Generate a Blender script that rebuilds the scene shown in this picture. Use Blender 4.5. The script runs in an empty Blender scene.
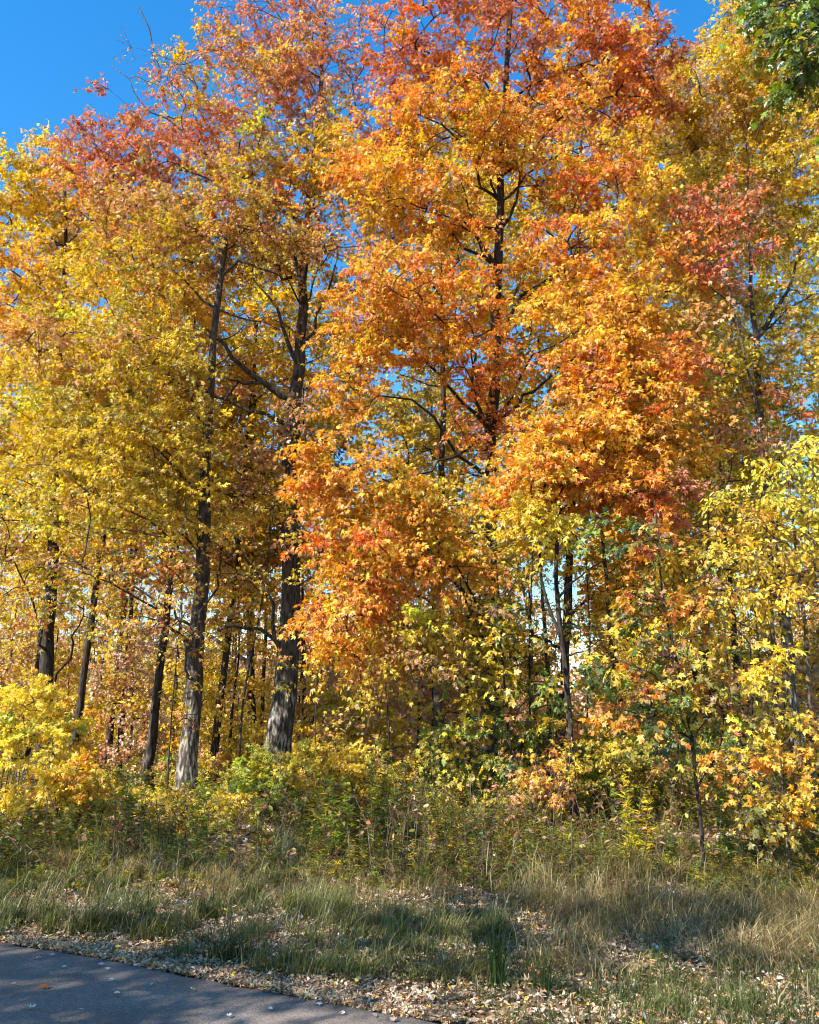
import bpy, math, random
import numpy as np
from mathutils import Vector

sc = bpy.context.scene
COL = sc.collection
R = math.radians

# ------------------------------------------------------------------ camera
PITCH = R(14.4)
FPX = 887.0
CAMZ = 1.6
W, H = 819, 1024
cam_d = bpy.data.cameras.new('camera')
cam_d.sensor_fit = 'VERTICAL'
cam_d.sensor_height = 24.0
cam_d.lens = 24.0 * FPX / H
cam_d.clip_start = 0.05
cam_d.clip_end = 3000
cam = bpy.data.objects.new('camera', cam_d)
COL.objects.link(cam)
cam.location = (0, 0, CAMZ)
cam.rotation_euler = (R(90) + PITCH, 0, 0)
sc.camera = cam

# ------------------------------------------------------------------ light
SUN_EL = R(39)
SUN_PHI = R(52)              # how far to the left of straight behind the camera the sun stands
sun_from = Vector((-math.sin(SUN_PHI) * math.cos(SUN_EL), -math.cos(SUN_PHI) * math.cos(SUN_EL), math.sin(SUN_EL)))
world = bpy.data.worlds.new('World')
sc.world = world
world.use_nodes = True
wn = world.node_tree
sky = wn.nodes.new('ShaderNodeTexSky')
sky.sky_type = 'NISHITA'
sky.sun_disc = False
sky.sun_elevation = SUN_EL
sky.sun_rotation = math.atan2(sun_from.x, sun_from.y)
sky.altitude = 200
sky.air_density = 1.25
sky.dust_density = 0.0
sky.ozone_density = 3.0
bg = wn.nodes['Background']
bg.inputs['Strength'].default_value = 0.125
hsv = wn.nodes.new('ShaderNodeHueSaturation')
hsv.inputs['Saturation'].default_value = 1.38
wn.links.new(sky.outputs[0], hsv.inputs['Color'])
wn.links.new(hsv.outputs[0], bg.inputs['Color'])
sun_d = bpy.data.lights.new('sun', 'SUN')
sun_d.energy = 5.0
sun_d.angle = R(0.5)
sun_d.color = (1.0, 0.955, 0.88)
sun = bpy.data.objects.new('sun', sun_d)
COL.objects.link(sun)
sun.rotation_euler = (-sun_from).to_track_quat('-Z', 'Y').to_euler()
sun.location = (-20, -20, 40)
sc.view_settings.view_transform = 'Standard'
sc.view_settings.look = 'None'
sc.view_settings.gamma = 1.0
sc.view_settings.use_curve_mapping = False
sc.view_settings.exposure = 1.3
sc.render.engine = 'CYCLES'
sc.cycles.filter_width = 1.1
sc.cycles.max_bounces = 5
sc.cycles.diffuse_bounces = 2
sc.cycles.transmission_bounces = 3
sc.cycles.glossy_bounces = 2

# ------------------------------------------------------------------ pixel <-> place
CF = np.array([0, math.cos(PITCH), math.sin(PITCH)])
CU = np.array([0, -math.sin(PITCH), math.cos(PITCH)])
CR = np.array([1.0, 0, 0])
ORG = np.array([0, 0, CAMZ])


def ray(px, py):
    return CF * FPX + CR * (px - W / 2) + CU * (H / 2 - py)


def P(px, py, Y):
    d = ray(px, py)
    return ORG + d * (Y / d[1])


def mpp(p):                                   # metres per pixel at a point
    return float((np.asarray(p) - ORG) @ CF) / FPX


def on_ground(px, py, z=0.0):
    d = ray(px, py)
    return ORG + d * ((z - CAMZ) / d[2])


EDGE_PX = [(0, 941), (100, 957), (230, 983), (330, 1002), (450, 1023)]
EDGE = np.array([on_ground(*e)[:2] for e in EDGE_PX])
e_dir0 = EDGE[0] - EDGE[2]
e_dir0 /= np.linalg.norm(e_dir0)
e_dir1 = EDGE[-1] - EDGE[2]
e_dir1 /= np.linalg.norm(e_dir1)
EDGE = np.vstack([EDGE[0] + e_dir0 * 60, EDGE[0] + e_dir0 * 8, EDGE, EDGE[-1] + e_dir1 * 8, EDGE[-1] + e_dir1 * 60])


def edge_dist(x, y):
    """signed distance to the asphalt edge, positive on the verge"""
    x = np.asarray(x, float); y = np.asarray(y, float)
    best = np.full(x.shape, 1e9); sign = np.ones(x.shape)
    for a, b in zip(EDGE[:-1], EDGE[1:]):
        ab = b - a; L = ab @ ab
        t = np.clip(((x - a[0]) * ab[0] + (y - a[1]) * ab[1]) / L, 0, 1)
        dx = x - a[0] - t * ab[0]; dy = y - a[1] - t * ab[1]
        d = np.hypot(dx, dy)
        s = np.where(ab[0] * dy - ab[1] * dx > 0, 1.0, -1.0)
        m = d < best
        best = np.where(m, d, best); sign = np.where(m, s, sign)
    return best * sign


def wob(x, y, f, s=0.0):
    return (np.sin(x * f + s * 1.3 + 1.7 * np.sin(y * f * 0.7 + s)) + np.sin(y * f * 1.13 + s * 2.1 + 1.3 * np.sin(x * f * 0.83 - s))) * 0.5


def sstep(a, b, v):
    t = np.clip((v - a) / (b - a), 0, 1)
    return t * t * (3 - 2 * t)


def gz(x, y):
    x = np.asarray(x, float); y = np.asarray(y, float)
    d = edge_dist(x, y)
    v = sstep(-0.05, 0.5, d)
    z = -0.05 + 0.06 * v
    z = z + v * (0.035 * wob(x, y, 1.7, 2) + 0.02 * wob(x, y, 4.1, 5)) * sstep(0.1, 1.2, d)
    z = z + 0.3 * sstep(9.0, 15.0, y) + sstep(14, 30, y) * 0.15 * wob(x, y, 0.35, 1)
    return z


# ------------------------------------------------------------------ materials
def new_mat(name):
    m = bpy.data.materials.new(name)
    m.use_nodes = True
    nt = m.node_tree
    for n in list(nt.nodes):
        nt.nodes.remove(n)
    out = nt.nodes.new('ShaderNodeOutputMaterial')
    return m, nt, out


def leaf_material(name, transl=0.44, gloss=0.035, back=0.20, rough=0.5):
    m, nt, out = new_mat(name)
    N, L = nt.nodes, nt.links
    at = N.new('ShaderNodeAttribute'); at.attribute_name = 'leaf_tint'
    geo = N.new('ShaderNodeNewGeometry')
    pale = N.new('ShaderNodeMix'); pale.data_type = 'RGBA'
    pale.inputs[7].default_value = (0.52, 0.40, 0.24, 1)
    mul = N.new('ShaderNodeMath'); mul.operation = 'MULTIPLY'; mul.inputs[1].default_value = back
    L.new(geo.outputs['Backfacing'], mul.inputs[0])
    L.new(mul.outputs[0], pale.inputs[0])
    L.new(at.outputs['Color'], pale.inputs[6])
    dif = N.new('ShaderNodeBsdfDiffuse')
    L.new(pale.outputs[2], dif.inputs['Color'])
    tr = N.new('ShaderNodeBsdfTranslucent')
    sat = N.new('ShaderNodeHueSaturation'); sat.inputs['Saturation'].default_value = 1.2; sat.inputs['Value'].default_value = 1.25
    L.new(at.outputs['Color'], sat.inputs['Color'])
    L.new(sat.outputs[0], tr.inputs['Color'])
    mx = N.new('ShaderNodeMixShader'); mx.inputs[0].default_value = transl
    L.new(dif.outputs[0], mx.inputs[1]); L.new(tr.outputs[0], mx.inputs[2])
    gl = N.new('ShaderNodeBsdfGlossy'); gl.inputs['Roughness'].default_value = rough
    gl.inputs['Color'].default_value = (1, 1, 1, 1)
    m2 = N.new('ShaderNodeMixShader'); m2.inputs[0].default_value = gloss
    L.new(mx.outputs[0], m2.inputs[1]); L.new(gl.outputs[0], m2.inputs[2])
    L.new(m2.outputs[0], out.inputs['Surface'])
    return m


def bark_material(name, dark, mid, pale, pale_at=0.62, scale=9.0, low=None):
    m, nt, out = new_mat(name)
    N, L = nt.nodes, nt.links
    tc = N.new('ShaderNodeTexCoord')
    mp = N.new('ShaderNodeMapping'); mp.inputs['Scale'].default_value = (1, 1, 0.22)
    L.new(tc.outputs['Object'], mp.inputs[0])
    n1 = N.new('ShaderNodeTexNoise'); n1.inputs['Scale'].default_value = scale * 2.2; n1.inputs['Detail'].default_value = 5
    L.new(mp.outputs[0], n1.inputs['Vector'])
    n2 = N.new('ShaderNodeTexNoise'); n2.inputs['Scale'].default_value = 2.6; n2.inputs['Detail'].default_value = 4
    L.new(tc.outputs['Object'], n2.inputs['Vector'])
    r1 = N.new('ShaderNodeValToRGB')
    r1.color_ramp.elements[0].position = 0.36; r1.color_ramp.elements[0].color = (*dark, 1)
    r1.color_ramp.elements[1].position = 0.62; r1.color_ramp.elements[1].color = (*mid, 1)
    L.new(n1.outputs['Fac'], r1.inputs[0])
    r2 = N.new('ShaderNodeValToRGB')
    r2.color_ramp.elements[0].position = pale_at - 0.06; r2.color_ramp.elements[0].color = (0, 0, 0, 1)
    r2.color_ramp.elements[1].position = pale_at + 0.08; r2.color_ramp.elements[1].color = (1, 1, 1, 1)
    if low:      # lichen and bare wood low on the trunk; darker above, painted as shade on the limbs
        sx = N.new('ShaderNodeSeparateXYZ'); L.new(tc.outputs['Object'], sx.inputs[0])
        mr = N.new('ShaderNodeMapRange'); mr.inputs[1].default_value = low * .5; mr.inputs[2].default_value = low * 1.3
        mr.inputs[3].default_value = 0.045; mr.inputs[4].default_value = -0.14
        L.new(sx.outputs['Z'], mr.inputs[0])
        ad = N.new('ShaderNodeMath'); ad.operation = 'ADD'
        av = N.new('ShaderNodeMath'); av.operation = 'MULTIPLY_ADD'; av.inputs[1].default_value = .75
        L.new(n1.outputs['Fac'], av.inputs[0]); hf = N.new('ShaderNodeMath'); hf.operation = 'MULTIPLY_ADD'; hf.inputs[1].default_value = .55; hf.inputs[2].default_value = -.15
        L.new(n2.outputs['Fac'], hf.inputs[0]); L.new(hf.outputs[0], av.inputs[2]); L.new(av.outputs[0], ad.inputs[0]); L.new(mr.outputs[0], ad.inputs[1])
        L.new(ad.outputs[0], r2.inputs[0])
    else:
        L.new(n2.outputs['Fac'], r2.inputs[0])
    mx = N.new('ShaderNodeMix'); mx.data_type = 'RGBA'
    mx.inputs[7].default_value = (*pale, 1)
    L.new(r2.outputs[0], mx.inputs[0]); L.new(r1.outputs[0], mx.inputs[6])
    b = N.new('ShaderNodeBsdfPrincipled'); b.inputs['Roughness'].default_value = 0.9
    b.inputs['Specular IOR Level'].default_value = 0.15
    L.new(mx.outputs[2], b.inputs['Base Color'])
    bp = N.new('ShaderNodeBump'); bp.inputs['Strength'].default_value = 0.9; bp.inputs['Distance'].default_value = 0.03
    L.new(n1.outputs['Fac'], bp.inputs['Height']); L.new(bp.outputs[0], b.inputs['Normal'])
    L.new(b.outputs[0], out.inputs['Surface'])
    return m


M_LEAF = leaf_material('autumn_leaf')
M_GREEN = leaf_material('green_leaf', transl=0.4, gloss=0.05, back=0.15, rough=0.4)
M_GRASS = leaf_material('grass_blade', transl=0.3, gloss=0.015, back=0.0)
M_LITTER = leaf_material('dry_leaf', transl=0.08, gloss=0.04, back=0.35, rough=0.5)
M_BARK = bark_material('maple_bark', (0.028, 0.021, 0.016), (0.10, 0.08, 0.063), (0.34, 0.315, 0.27), 0.60, low=3.2)
M_DARKBARK = bark_material('dark_bark', (0.018, 0.014, 0.011), (0.062, 0.048, 0.039), (0.15, 0.135, 0.115), 0.66, low=2.5)
M_STEM = bark_material('stem_bark', (0.05, 0.035, 0.025), (0.14, 0.10, 0.07), (0.26, 0.22, 0.17), 0.62, 14)

# ------------------------------------------------------------------ palettes (leaf colours, linear; duller mixes also paint shade on low foliage)
C = {
    'Y': (0.70, 0.485, 0.030), 'LY': (0.76, 0.57, 0.06), 'YO': (0.70, 0.34, 0.022), 'O': (0.68, 0.235, 0.020),
    'RO': (0.60, 0.15, 0.028), 'R': (0.44, 0.075, 0.035), 'DR': (0.17, 0.024, 0.018), 'GO': (0.58, 0.41, 0.032),
    'OL': (0.34, 0.27, 0.028), 'T': (0.54, 0.28, 0.12), 'S': (0.52, 0.20, 0.11), 'GR': (0.075, 0.125, 0.022),
    'DG': (0.035, 0.065, 0.016), 'YG': (0.42, 0.44, 0.035), 'BR': (0.24, 0.11, 0.045), 'P': (0.46, 0.33, 0.22),
    'W': (0.60, 0.54, 0.46), 'LG': (0.20, 0.27, 0.035), 'ST': (0.42, 0.33, 0.15), 'DB': (0.10, 0.055, 0.03), 'OV': (0.19, 0.17, 0.032),
}
PAL = {
    'yellow': [('Y', 5), ('YO', 3), ('LY', 1.5), ('GO', 1.5)],
    'gold': [('GO', 4), ('Y', 4), ('YO', 1.2), ('OL', 1.0), ('T', 0.6)],
    'olive': [('GO', 4), ('OL', 2.6), ('Y', 2.6), ('T', 1.6), ('YG', 0.6), ('YO', .5)],
    'tan': [('T', 3), ('GO', 3), ('YO', 1.2), ('S', 1.5), ('OL', 1)],
    'dusk': [('S', 5), ('R', 0.5), ('T', 3.0), ('GO', 0.9), ('RO', 0.9)],
    'orange': [('O', 4.2), ('YO', 4), ('RO', 1.3), ('Y', 1.6), ('S', 0.9), ('GO', .5)],
    'redor': [('RO', 3.0), ('O', 4.4), ('R', 0.5), ('YO', 2.0), ('S', 2.0)],
    'amber': [('YO', 4.4), ('O', 2.2), ('Y', 3.2), ('RO', 0.4), ('GO', 1.4)],
    'lime': [('YG', 3), ('Y', 1.4), ('GO', 1.6), ('LG', 2.4), ('OL', 1.6)],
    'redtip': [('R', .8), ('RO', 2.6), ('S', 3.2), ('O', 2.4), ('T', 1.8)],
    'mixed': [('O', 1.8), ('GO', 2), ('R', 0.6), ('GR', 1.6), ('YO', 1.6), ('OL', 2.2), ('BR', 1.2), ('OV', 1)],
    'green': [('GR', 2.6), ('DG', .6), ('LG', 4), ('OL', .8)],
    'vine': [('GR', 2.0), ('LG', 2.2), ('GO', 2), ('Y', 1.4), ('BR', 0.8), ('DG', 0.8)],
    'bright': [('Y', 3), ('LY', 4), ('YG', 1.6)],
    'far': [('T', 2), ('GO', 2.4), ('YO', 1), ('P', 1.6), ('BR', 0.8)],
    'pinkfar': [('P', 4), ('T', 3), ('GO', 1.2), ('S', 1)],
    'litter': [('P', 3.6), ('W', 1.0), ('BR', 4), ('T', 1.6), ('DB', 3), ('GO', 0.7), ('RO', 0.3), ('ST', 1)],
    'floor': [('YG', 1.4), ('GO', 2), ('OL', 3), ('OV', 3.4), ('T', 1.4), ('LG', 2), ('Y', .5)],
    'bank': [('OV', 5), ('LG', 1.8), ('OL', 2.4), ('GR', 1.4), ('DB', 1.2), ('BR', 1), ('GO', .6)],
    'bronze': [('GO', 3), ('OL', 2.6), ('YO', 1.4), ('BR', .9), ('OV', 1.2)],
}


def pal_draw(rng, pal, n):
    ks = [C[k] for k, _ in PAL[pal]]; w = np.array([v for _, v in PAL[pal]], float)
    return np.array(ks)[rng.choice(len(ks), n, p=w / w.sum())]


def tint(rng, cols, w, n, s=.22):
    w = np.array(w, float)
    return np.array([C.get(c, c) if isinstance(c, str) else c for c in cols])[rng.choice(len(cols), n, p=w / w.sum())] * np.exp(rng.normal(size=(n, 1)) * s)


# ------------------------------------------------------------------ mesh helpers
def unit(v):
    return v / np.maximum(np.linalg.norm(v, axis=-1, keepdims=True), 1e-9)


def mesh_np(name, verts, faces, mat, tint=None, smooth=False):
    """faces: list of int arrays (n, k)"""
    me = bpy.data.meshes.new(name)
    verts = np.asarray(verts, np.float32)
    me.vertices.add(len(verts))
    me.vertices.foreach_set('co', verts.ravel())
    loops = np.concatenate([f.ravel() for f in faces]).astype(np.int32)
    tot = np.concatenate([np.full(len(f), f.shape[1], np.int32) for f in faces])
    start = np.concatenate([[0], np.cumsum(tot)[:-1]]).astype(np.int32)
    me.loops.add(len(loops))
    me.loops.foreach_set('vertex_index', loops)
    me.polygons.add(len(tot))
    me.polygons.foreach_set('loop_start', start)
    if tint is not None:
        a = me.attributes.new('leaf_tint', 'BYTE_COLOR', 'POINT')
        c = np.ones((len(verts), 4), np.float32); c[:, :3] = np.clip(tint, 0, 1)
        a.data.foreach_set('color', c.ravel())
    me.update(calc_edges=True)
    me.shade_smooth() if smooth else me.shade_flat()
    if mat:
        me.materials.append(mat)
    return me


def link(name, me, parent=None, loc=None):
    o = bpy.data.objects.new(name, me)
    COL.objects.link(o)
    if parent is not None:
        o.parent = parent
    if loc is not None:
        o.location = loc
    return o


def tag(o, label=None, cat=None, group=None, kind=None):
    if label: o['label'] = label
    if cat: o['category'] = cat
    if group: o['group'] = group
    if kind: o['kind'] = kind
    return o


def thing(name, label, cat, loc, group=None):
    o = bpy.data.objects.new(name, None)
    o.empty_display_size = 0.2
    COL.objects.link(o)
    o.location = tuple(loc)
    return tag(o, label, cat, group)


def copy_tree(o, parent=None):
    c = o.copy(); COL.objects.link(c); c.parent = parent
    for ch in list(o.children):
        copy_tree(ch, c)
    return c


# leaf templates: x along the midrib, y across, z up
T_MAPLE = (np.array([(0, 0, 0), (.36, -.19, .03), (1, 0, -.10), (.36, .19, .03), (.60, -.52, -.10), (.60, .52, -.10), (.05, -.36, -.04), (.05, .36, -.04)], float),
           [(0, 1, 2, 3), (0, 6, 4, 1), (0, 3, 5, 7)])
T_BIG = (np.array([(0.22, 0, 0.02), (0.0, 0.0, 0), (-.10, -.22, -.02), (-.02, -.50, -.10), (.16, -.30, 0), (.34, -.36, -.02), (.62, -.58, -.13), (.50, -.18, .01), (.74, -.20, -.03), (1.0, 0, -.12),
                   (.74, .20, -.03), (.50, .18, .01), (.62, .58, -.13), (.34, .36, -.02), (.16, .30, 0), (-.02, .50, -.10), (-.10, .22, -.02)], float),
         [(0, i, i + 1) for i in range(1, 16)] + [(0, 16, 1)])
T_OVAL = (np.array([(0, 0, 0), (.30, -.25, .05), (.70, -.20, .03), (1, 0, -.06), (.70, .20, .03), (.30, .25, .05)], float),
          [(0, 1, 2, 3), (0, 3, 4, 5)])
T_NARROW = (np.array([(0, 0, 0), (.45, -.085, .03), (1, 0, -.16), (.45, .085, .03)], float), [(0, 1, 2), (0, 2, 3)])
T_FAR = (np.array([(0, 0, 0), (.5, -.45, .08), (1, 0, -.05), (.5, .45, .08)], float), [(0, 1, 2), (0, 2, 3)])


def leaves_mesh(name, pos, axis, nrm, size, tint, tmpl, mat, rng, curl=0.6):
    tv, tf = tmpl
    n = len(pos)
    a = unit(axis)
    nn = nrm - (nrm * a).sum(1, keepdims=True) * a
    nn = unit(nn)
    b = np.cross(nn, a)
    cz = (1.0 + curl * rng.normal(size=(n, 1))) * size[:, None]
    wv = rng.uniform(0.75, 1.1, (n, 1))
    v = (pos[:, None, :]
         + a[:, None, :] * (tv[None, :, 0:1] * size[:, None, None])
         + b[:, None, :] * (tv[None, :, 1:2] * (size[:, None] * wv)[:, :, None])
         + nn[:, None, :] * (tv[None, :, 2:3] * cz[:, :, None]))
    V = len(tv)
    off = (np.arange(n) * V)[:, None]
    faces = []
    for k in sorted({len(f) for f in tf}):
        fk = np.array([f for f in tf if len(f) == k])
        faces.append((off[:, :, None] + fk[None]).reshape(-1, k))
    return mesh_np(name, v.reshape(-1, 3), faces, mat, np.repeat(tint, V, axis=0))


def tubes(paths, radii, sides):
    """paths (B,n,3), radii (B,n) -> verts, faces of B tubes with closed tips"""
    paths = np.asarray(paths, float); radii = np.asarray(radii, float)
    B, n, _ = paths.shape
    tan = np.empty_like(paths)
    tan[:, 1:-1] = paths[:, 2:] - paths[:, :-2]
    tan[:, 0] = paths[:, 1] - paths[:, 0]; tan[:, -1] = paths[:, -1] - paths[:, -2]
    tan = unit(tan)
    mean = unit(tan.mean(1))
    ref = np.where(np.abs(mean[:, 2:3]) > 0.8, np.array([[0.98, 0.17, 0.0]]), np.array([[0.1, 0.17, 0.98]]))
    u = unit(np.cross(tan, ref[:, None, :])); w = np.cross(tan, u)
    ang = np.arange(sides) * 2 * math.pi / sides
    ring = u[:, :, None, :] * np.cos(ang)[None, None, :, None] + w[:, :, None, :] * np.sin(ang)[None, None, :, None]
    v = paths[:, :, None, :] + ring * radii[:, :, None, None]
    idx = np.arange(B * n * sides).reshape(B, n, sides)
    i0 = idx[:, :-1]; i1 = idx[:, 1:]
    f = np.stack([i0, np.roll(i0, -1, 2), np.roll(i1, -1, 2), i1], -1).reshape(-1, 4)
    cap = idx[:, -1, ::1].reshape(B, sides)
    fc = [f]
    fc.append(cap)
    return v.reshape(-1, 3), fc


def join(parts):
    vs, fs, o = [], {}, 0
    for v, fc in parts:
        if not len(v):
            continue
        vs.append(v)
        for f in fc:
            fs.setdefault(f.shape[1], []).append(f + o)
        o += len(v)
    return np.vstack(vs), [np.vstack(x) for x in fs.values()]


def smooth_path(pts, n):
    """Catmull-Rom through pts"""
    p = np.asarray(pts, float)
    if len(p) == 2:
        p = np.vstack([p[0], p.mean(0), p[1]])
    q = np.vstack([2 * p[0] - p[1], p, 2 * p[-1] - p[-2]])
    t = np.linspace(0, len(p) - 1 - 1e-6, n)
    i = t.astype(int); f = (t - i)[:, None]
    a, b, c, d = q[i], q[i + 1], q[i + 2], q[i + 3]
    return 0.5 * (2 * b + (c - a) * f + (2 * a - 5 * b + 4 * c - d) * f ** 2 + (3 * b - a - 3 * c + d) * f ** 3)


# ------------------------------------------------------------------ trees
def blob(px, py, Y, rx, ry, d, n, pal, m=None, size=None, limb=True, spread=None, droop=None):
    c = P(px, py, Y); s = mpp(c)
    return dict(c=c, r=np.array([rx * s, d, ry * s]) * 1.14, n=n, pal=pal, m=m, size=size, limb=limb, spread=spread, droop=droop)


def make_tree(name, label, cat, trunk, tr, blobs, limbs=(), seed=0, group=None, size=0.115, m=70, tw=6, mat=None, bark=None,
              tmpl=T_MAPLE, spread=0.55, droop=0.25, limb_r=0.045, twig=0.0035, min_frac=0.25, flare=1.35, crown='crown', trunk_name='trunk', up=0.6, base=None, stub=True):
    rng = np.random.default_rng(seed)
    mat = mat or M_LEAF; bark = bark or M_BARK
    trunk = np.asarray(trunk, float)
    nt = 26
    tp = smooth_path(trunk, nt)
    tt = np.linspace(0, 1, nt)
    zrange = tp[-1, 2] - tp[0, 2]
    tp[1:-1, :2] += rng.normal(size=(nt - 2, 2)) * tr[0] * 0.10
    trad = tr[0] + (tr[1] - tr[0]) * tt ** 0.85
    trad *= 1 + (flare - 1) * np.exp(-(tp[:, 2] - tp[0, 2]) / max(0.25, tr[0] * 2.2))
    trad *= 1 + 0.05 * rng.normal(size=nt)
    org = tp[0].copy() if base is None else np.asarray(base, float)
    root = thing(name, label, cat, org, group)
    # skeleton nodes: position, parent, owner (0 trunk, i limb)
    pos = [p for p in tp]; par = [-1] + list(range(nt - 1)); own = [0] * nt; fix = list(trad)
    tv_, tf_ = tubes(tp[None], trad[None], 22)
    th_ = np.tile(np.arange(22) * 2 * math.pi / 22, nt); hz_ = np.repeat(tp[:, 2] - tp[0, 2], 22)
    ph = rng.uniform(0, 6.28, 3)
    k_ = 1 + .05 * np.cos(3 * th_ + ph[0] + hz_ * .8) + .035 * np.cos(7 * th_ + ph[1] - hz_ * .5) + .025 * rng.normal(size=len(th_)) + .30 * np.exp(-hz_ / .35) * np.maximum(0, np.cos(5 * th_ + ph[2]))
    ctr_ = np.repeat(tp, 22, 0)
    geo = {0: [(ctr_ + (tv_ - ctr_) * k_[:, None], tf_)]}
    nl = 0

    def add_limb(pts, r0, r1, attach):
        nonlocal nl
        nl += 1
        n = max(7, min(14, int(np.linalg.norm(np.diff(pts, axis=0), axis=1).sum() / 0.35)))
        lp = smooth_path(pts, n)
        L = np.linalg.norm(lp[-1] - lp[0])
        lp[2:-1] += rng.normal(size=(n - 3, 3)) * 0.018 * L
        rr = r0 + (r1 - r0) * np.linspace(0, 1, n) ** 0.8
        geo[nl] = [tubes(lp[None], rr[None], 8 if r0 > 0.03 else 6)]
        prev = attach
        for k in range(1, n):
            pos.append(lp[k]); par.append(prev); own.append(nl); fix.append(rr[k]); prev = len(pos) - 1

    def nearest(p):
        return int(np.argmin(np.linalg.norm(np.array(pos) - p, axis=1)))

    for pts, r0, r1 in limbs:
        pts = np.asarray(pts, float)
        k = nearest(pts[0])
        pts[0] = pos[k]
        add_limb(pts, r0, r1, k)
    for b in blobs:
        if not b['limb']:
            continue
        c = b['c'] + rng.normal(size=3) * b['r'] * 0.15
        hd = np.hypot(*(tp[:, :2] - c[:2]).T)
        cost = np.abs((c[2] - tp[:, 2]) - up * hd) + 0.05 * hd
        cost[: int(nt * min_frac)] += 50
        k = int(np.argmin(cost))
        s = tp[k]; d = c - s; L = np.linalg.norm(d)
        mid = s + d * 0.5 + np.array([0, 0, 0.12 * L]) + rng.normal(size=3) * 0.07 * L
        r0 = min(trad[k] * 0.6, limb_r * (0.55 + 0.14 * L))
        add_limb(np.array([s, s + d * 0.2 + np.array([0, 0, 0.02 * L]), mid, c]), r0, max(0.008, r0 * 0.3), k)
    # anchors
    anc, acol, apar, adir, ab = [], [], [], [], []
    for bi, b in enumerate(blobs):
        n = b['n']
        u = unit(rng.normal(size=(n, 3))) * (rng.uniform(0, 1, (n, 1)) ** 0.42)
        p = b['c'] + u * b['r']
        ns = max(3, n // 9)
        seeds = b['c'] + rng.uniform(-1, 1, (ns, 3)) * b['r']
        scol = pal_draw(rng, b['pal'], ns)
        near = np.argmin(np.linalg.norm((p[:, None] - seeds[None]) / b['r'], axis=2), axis=1)
        col = np.where(rng.uniform(size=(n, 1)) < 0.62, scol[near], pal_draw(rng, b['pal'], n))
        p[:, 2] = np.maximum(p[:, 2], gz(p[:, 0], p[:, 1]) + 0.25)
        anc.append(p); acol.append(col); ab.append(np.full(n, bi))
    anc = np.vstack(anc); acol = np.vstack(acol); ab = np.concatenate(ab)
    A = np.array(pos)
    d0 = np.array([np.min(np.linalg.norm(A - p, axis=1)) for p in anc])
    order = np.argsort(d0)
    anc, acol, ab = anc[order], acol[order], ab[order]
    cap = len(pos) + 4 * len(anc)
    big = np.empty((cap, 3)); cnt = len(pos); big[:cnt] = A
    NB = 4
    bpaths, bown, bstart = [], [], []
    outd = np.empty_like(anc)
    for i, p in enumerate(anc):
        q = big[:cnt]
        dv = p - q
        dist = np.sqrt((dv * dv).sum(1))
        cost = dist + 0.9 * np.maximum(0, -dv[:, 2])
        cost[:2] += 30
        k = int(np.argmin(cost))
        s = q[k]; d = p - s; L = dist[k]
        pk = par[k] if par[k] >= 0 else k
        pd = s - big[pk] if pk != k else np.array([0, 0, 1.0])
        pd = pd / max(1e-6, np.linalg.norm(pd))
        ctrl = s + d * 0.45 + pd * 0.22 * L + rng.normal(size=3) * 0.08 * L
        t = np.linspace(0, 1, NB + 1)[:, None]
        path = (1 - t) ** 2 * s + 2 * t * (1 - t) * ctrl + t * t * p
        bpaths.append(path); bown.append(own[k]); bstart.append(cnt)
        prev = k
        for j in range(1, NB + 1):
            if cnt >= len(big):
                big = np.vstack([big, np.empty((len(big), 3))])
            big[cnt] = path[j]; par.append(prev); own.append(own[k]); fix.append(0.0); prev = cnt; cnt += 1
        o = path[-1] - path[-3]
        outd[i] = o / max(1e-6, np.linalg.norm(o))
    tips = np.zeros(cnt)
    for st in bstart:
        tips[st + NB - 1] += 1
    for k in range(cnt - 1, 0, -1):
        tips[par[k]] += tips[k]
    rad = np.maximum(0.0045, 0.0050 * np.sqrt(tips + 0.2))
    nfix = len(A)
    rad[:nfix] = np.minimum(rad[:nfix], np.array(fix[:nfix]))
    bown = np.array(bown)
    if len(bpaths):
        bp = np.array(bpaths); st = np.array(bstart)
        rr = np.stack([np.minimum(rad[[par[s] for s in st]], rad[st] * 1.25)] + [rad[st + j] for j in range(NB)], 1)
    # twigs and leaves
    A_n = len(anc)
    spr = np.array([b['spread'] or spread for b in blobs])[ab]
    drp = np.array([droop if b['droop'] is None else b['droop'] for b in blobs])[ab]
    sz = np.array([b['size'] or size for b in blobs])[ab]
    mm = np.array([b['m'] or m for b in blobs])[ab]
    td = outd[:, None, :] * 0.7 + rng.normal(size=(A_n, tw, 3)) * np.array([0.8, 0.8, 0.42])
    td = unit(td)
    tl = rng.uniform(0.45, 1.15, (A_n, tw)) * spr[:, None]
    tips_p = anc[:, None] + td * tl[..., None] - np.array([0, 0, 1.0]) * (drp[:, None] * tl)[..., None]
    tmid = anc[:, None] + td * tl[..., None] * 0.5 - np.array([0, 0, 1.0]) * (drp[:, None] * tl)[..., None] * 0.25
    tpath = np.stack([np.broadcast_to(anc[:, None], tmid.shape), tmid, tips_p], 2).reshape(-1, 3, 3)
    trr = np.tile(np.array([[twig * 1.25, twig, twig * 0.5]]), (len(tpath), 1))
    town = np.repeat(bown, tw)
    for o_ in range(nl + 1):
        msk = bown == o_
        if msk.any():
            geo[o_].append(tubes(bp[msk], rr[msk], 4))
            tm = town == o_
            geo[o_].append(tubes(tpath[tm], trr[tm], 3))
    for o_ in range(nl + 1):
        v, f = join(geo[o_])
        nm = trunk_name if o_ == 0 else 'limb'
        link(nm, mesh_np(nm, v - org, f, bark, smooth=True), root)
    # leaves
    cl = np.repeat(np.arange(A_n), np.maximum(1, rng.poisson(mm * rng.uniform(0.55, 1.35, A_n))))
    n = len(cl)
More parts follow.
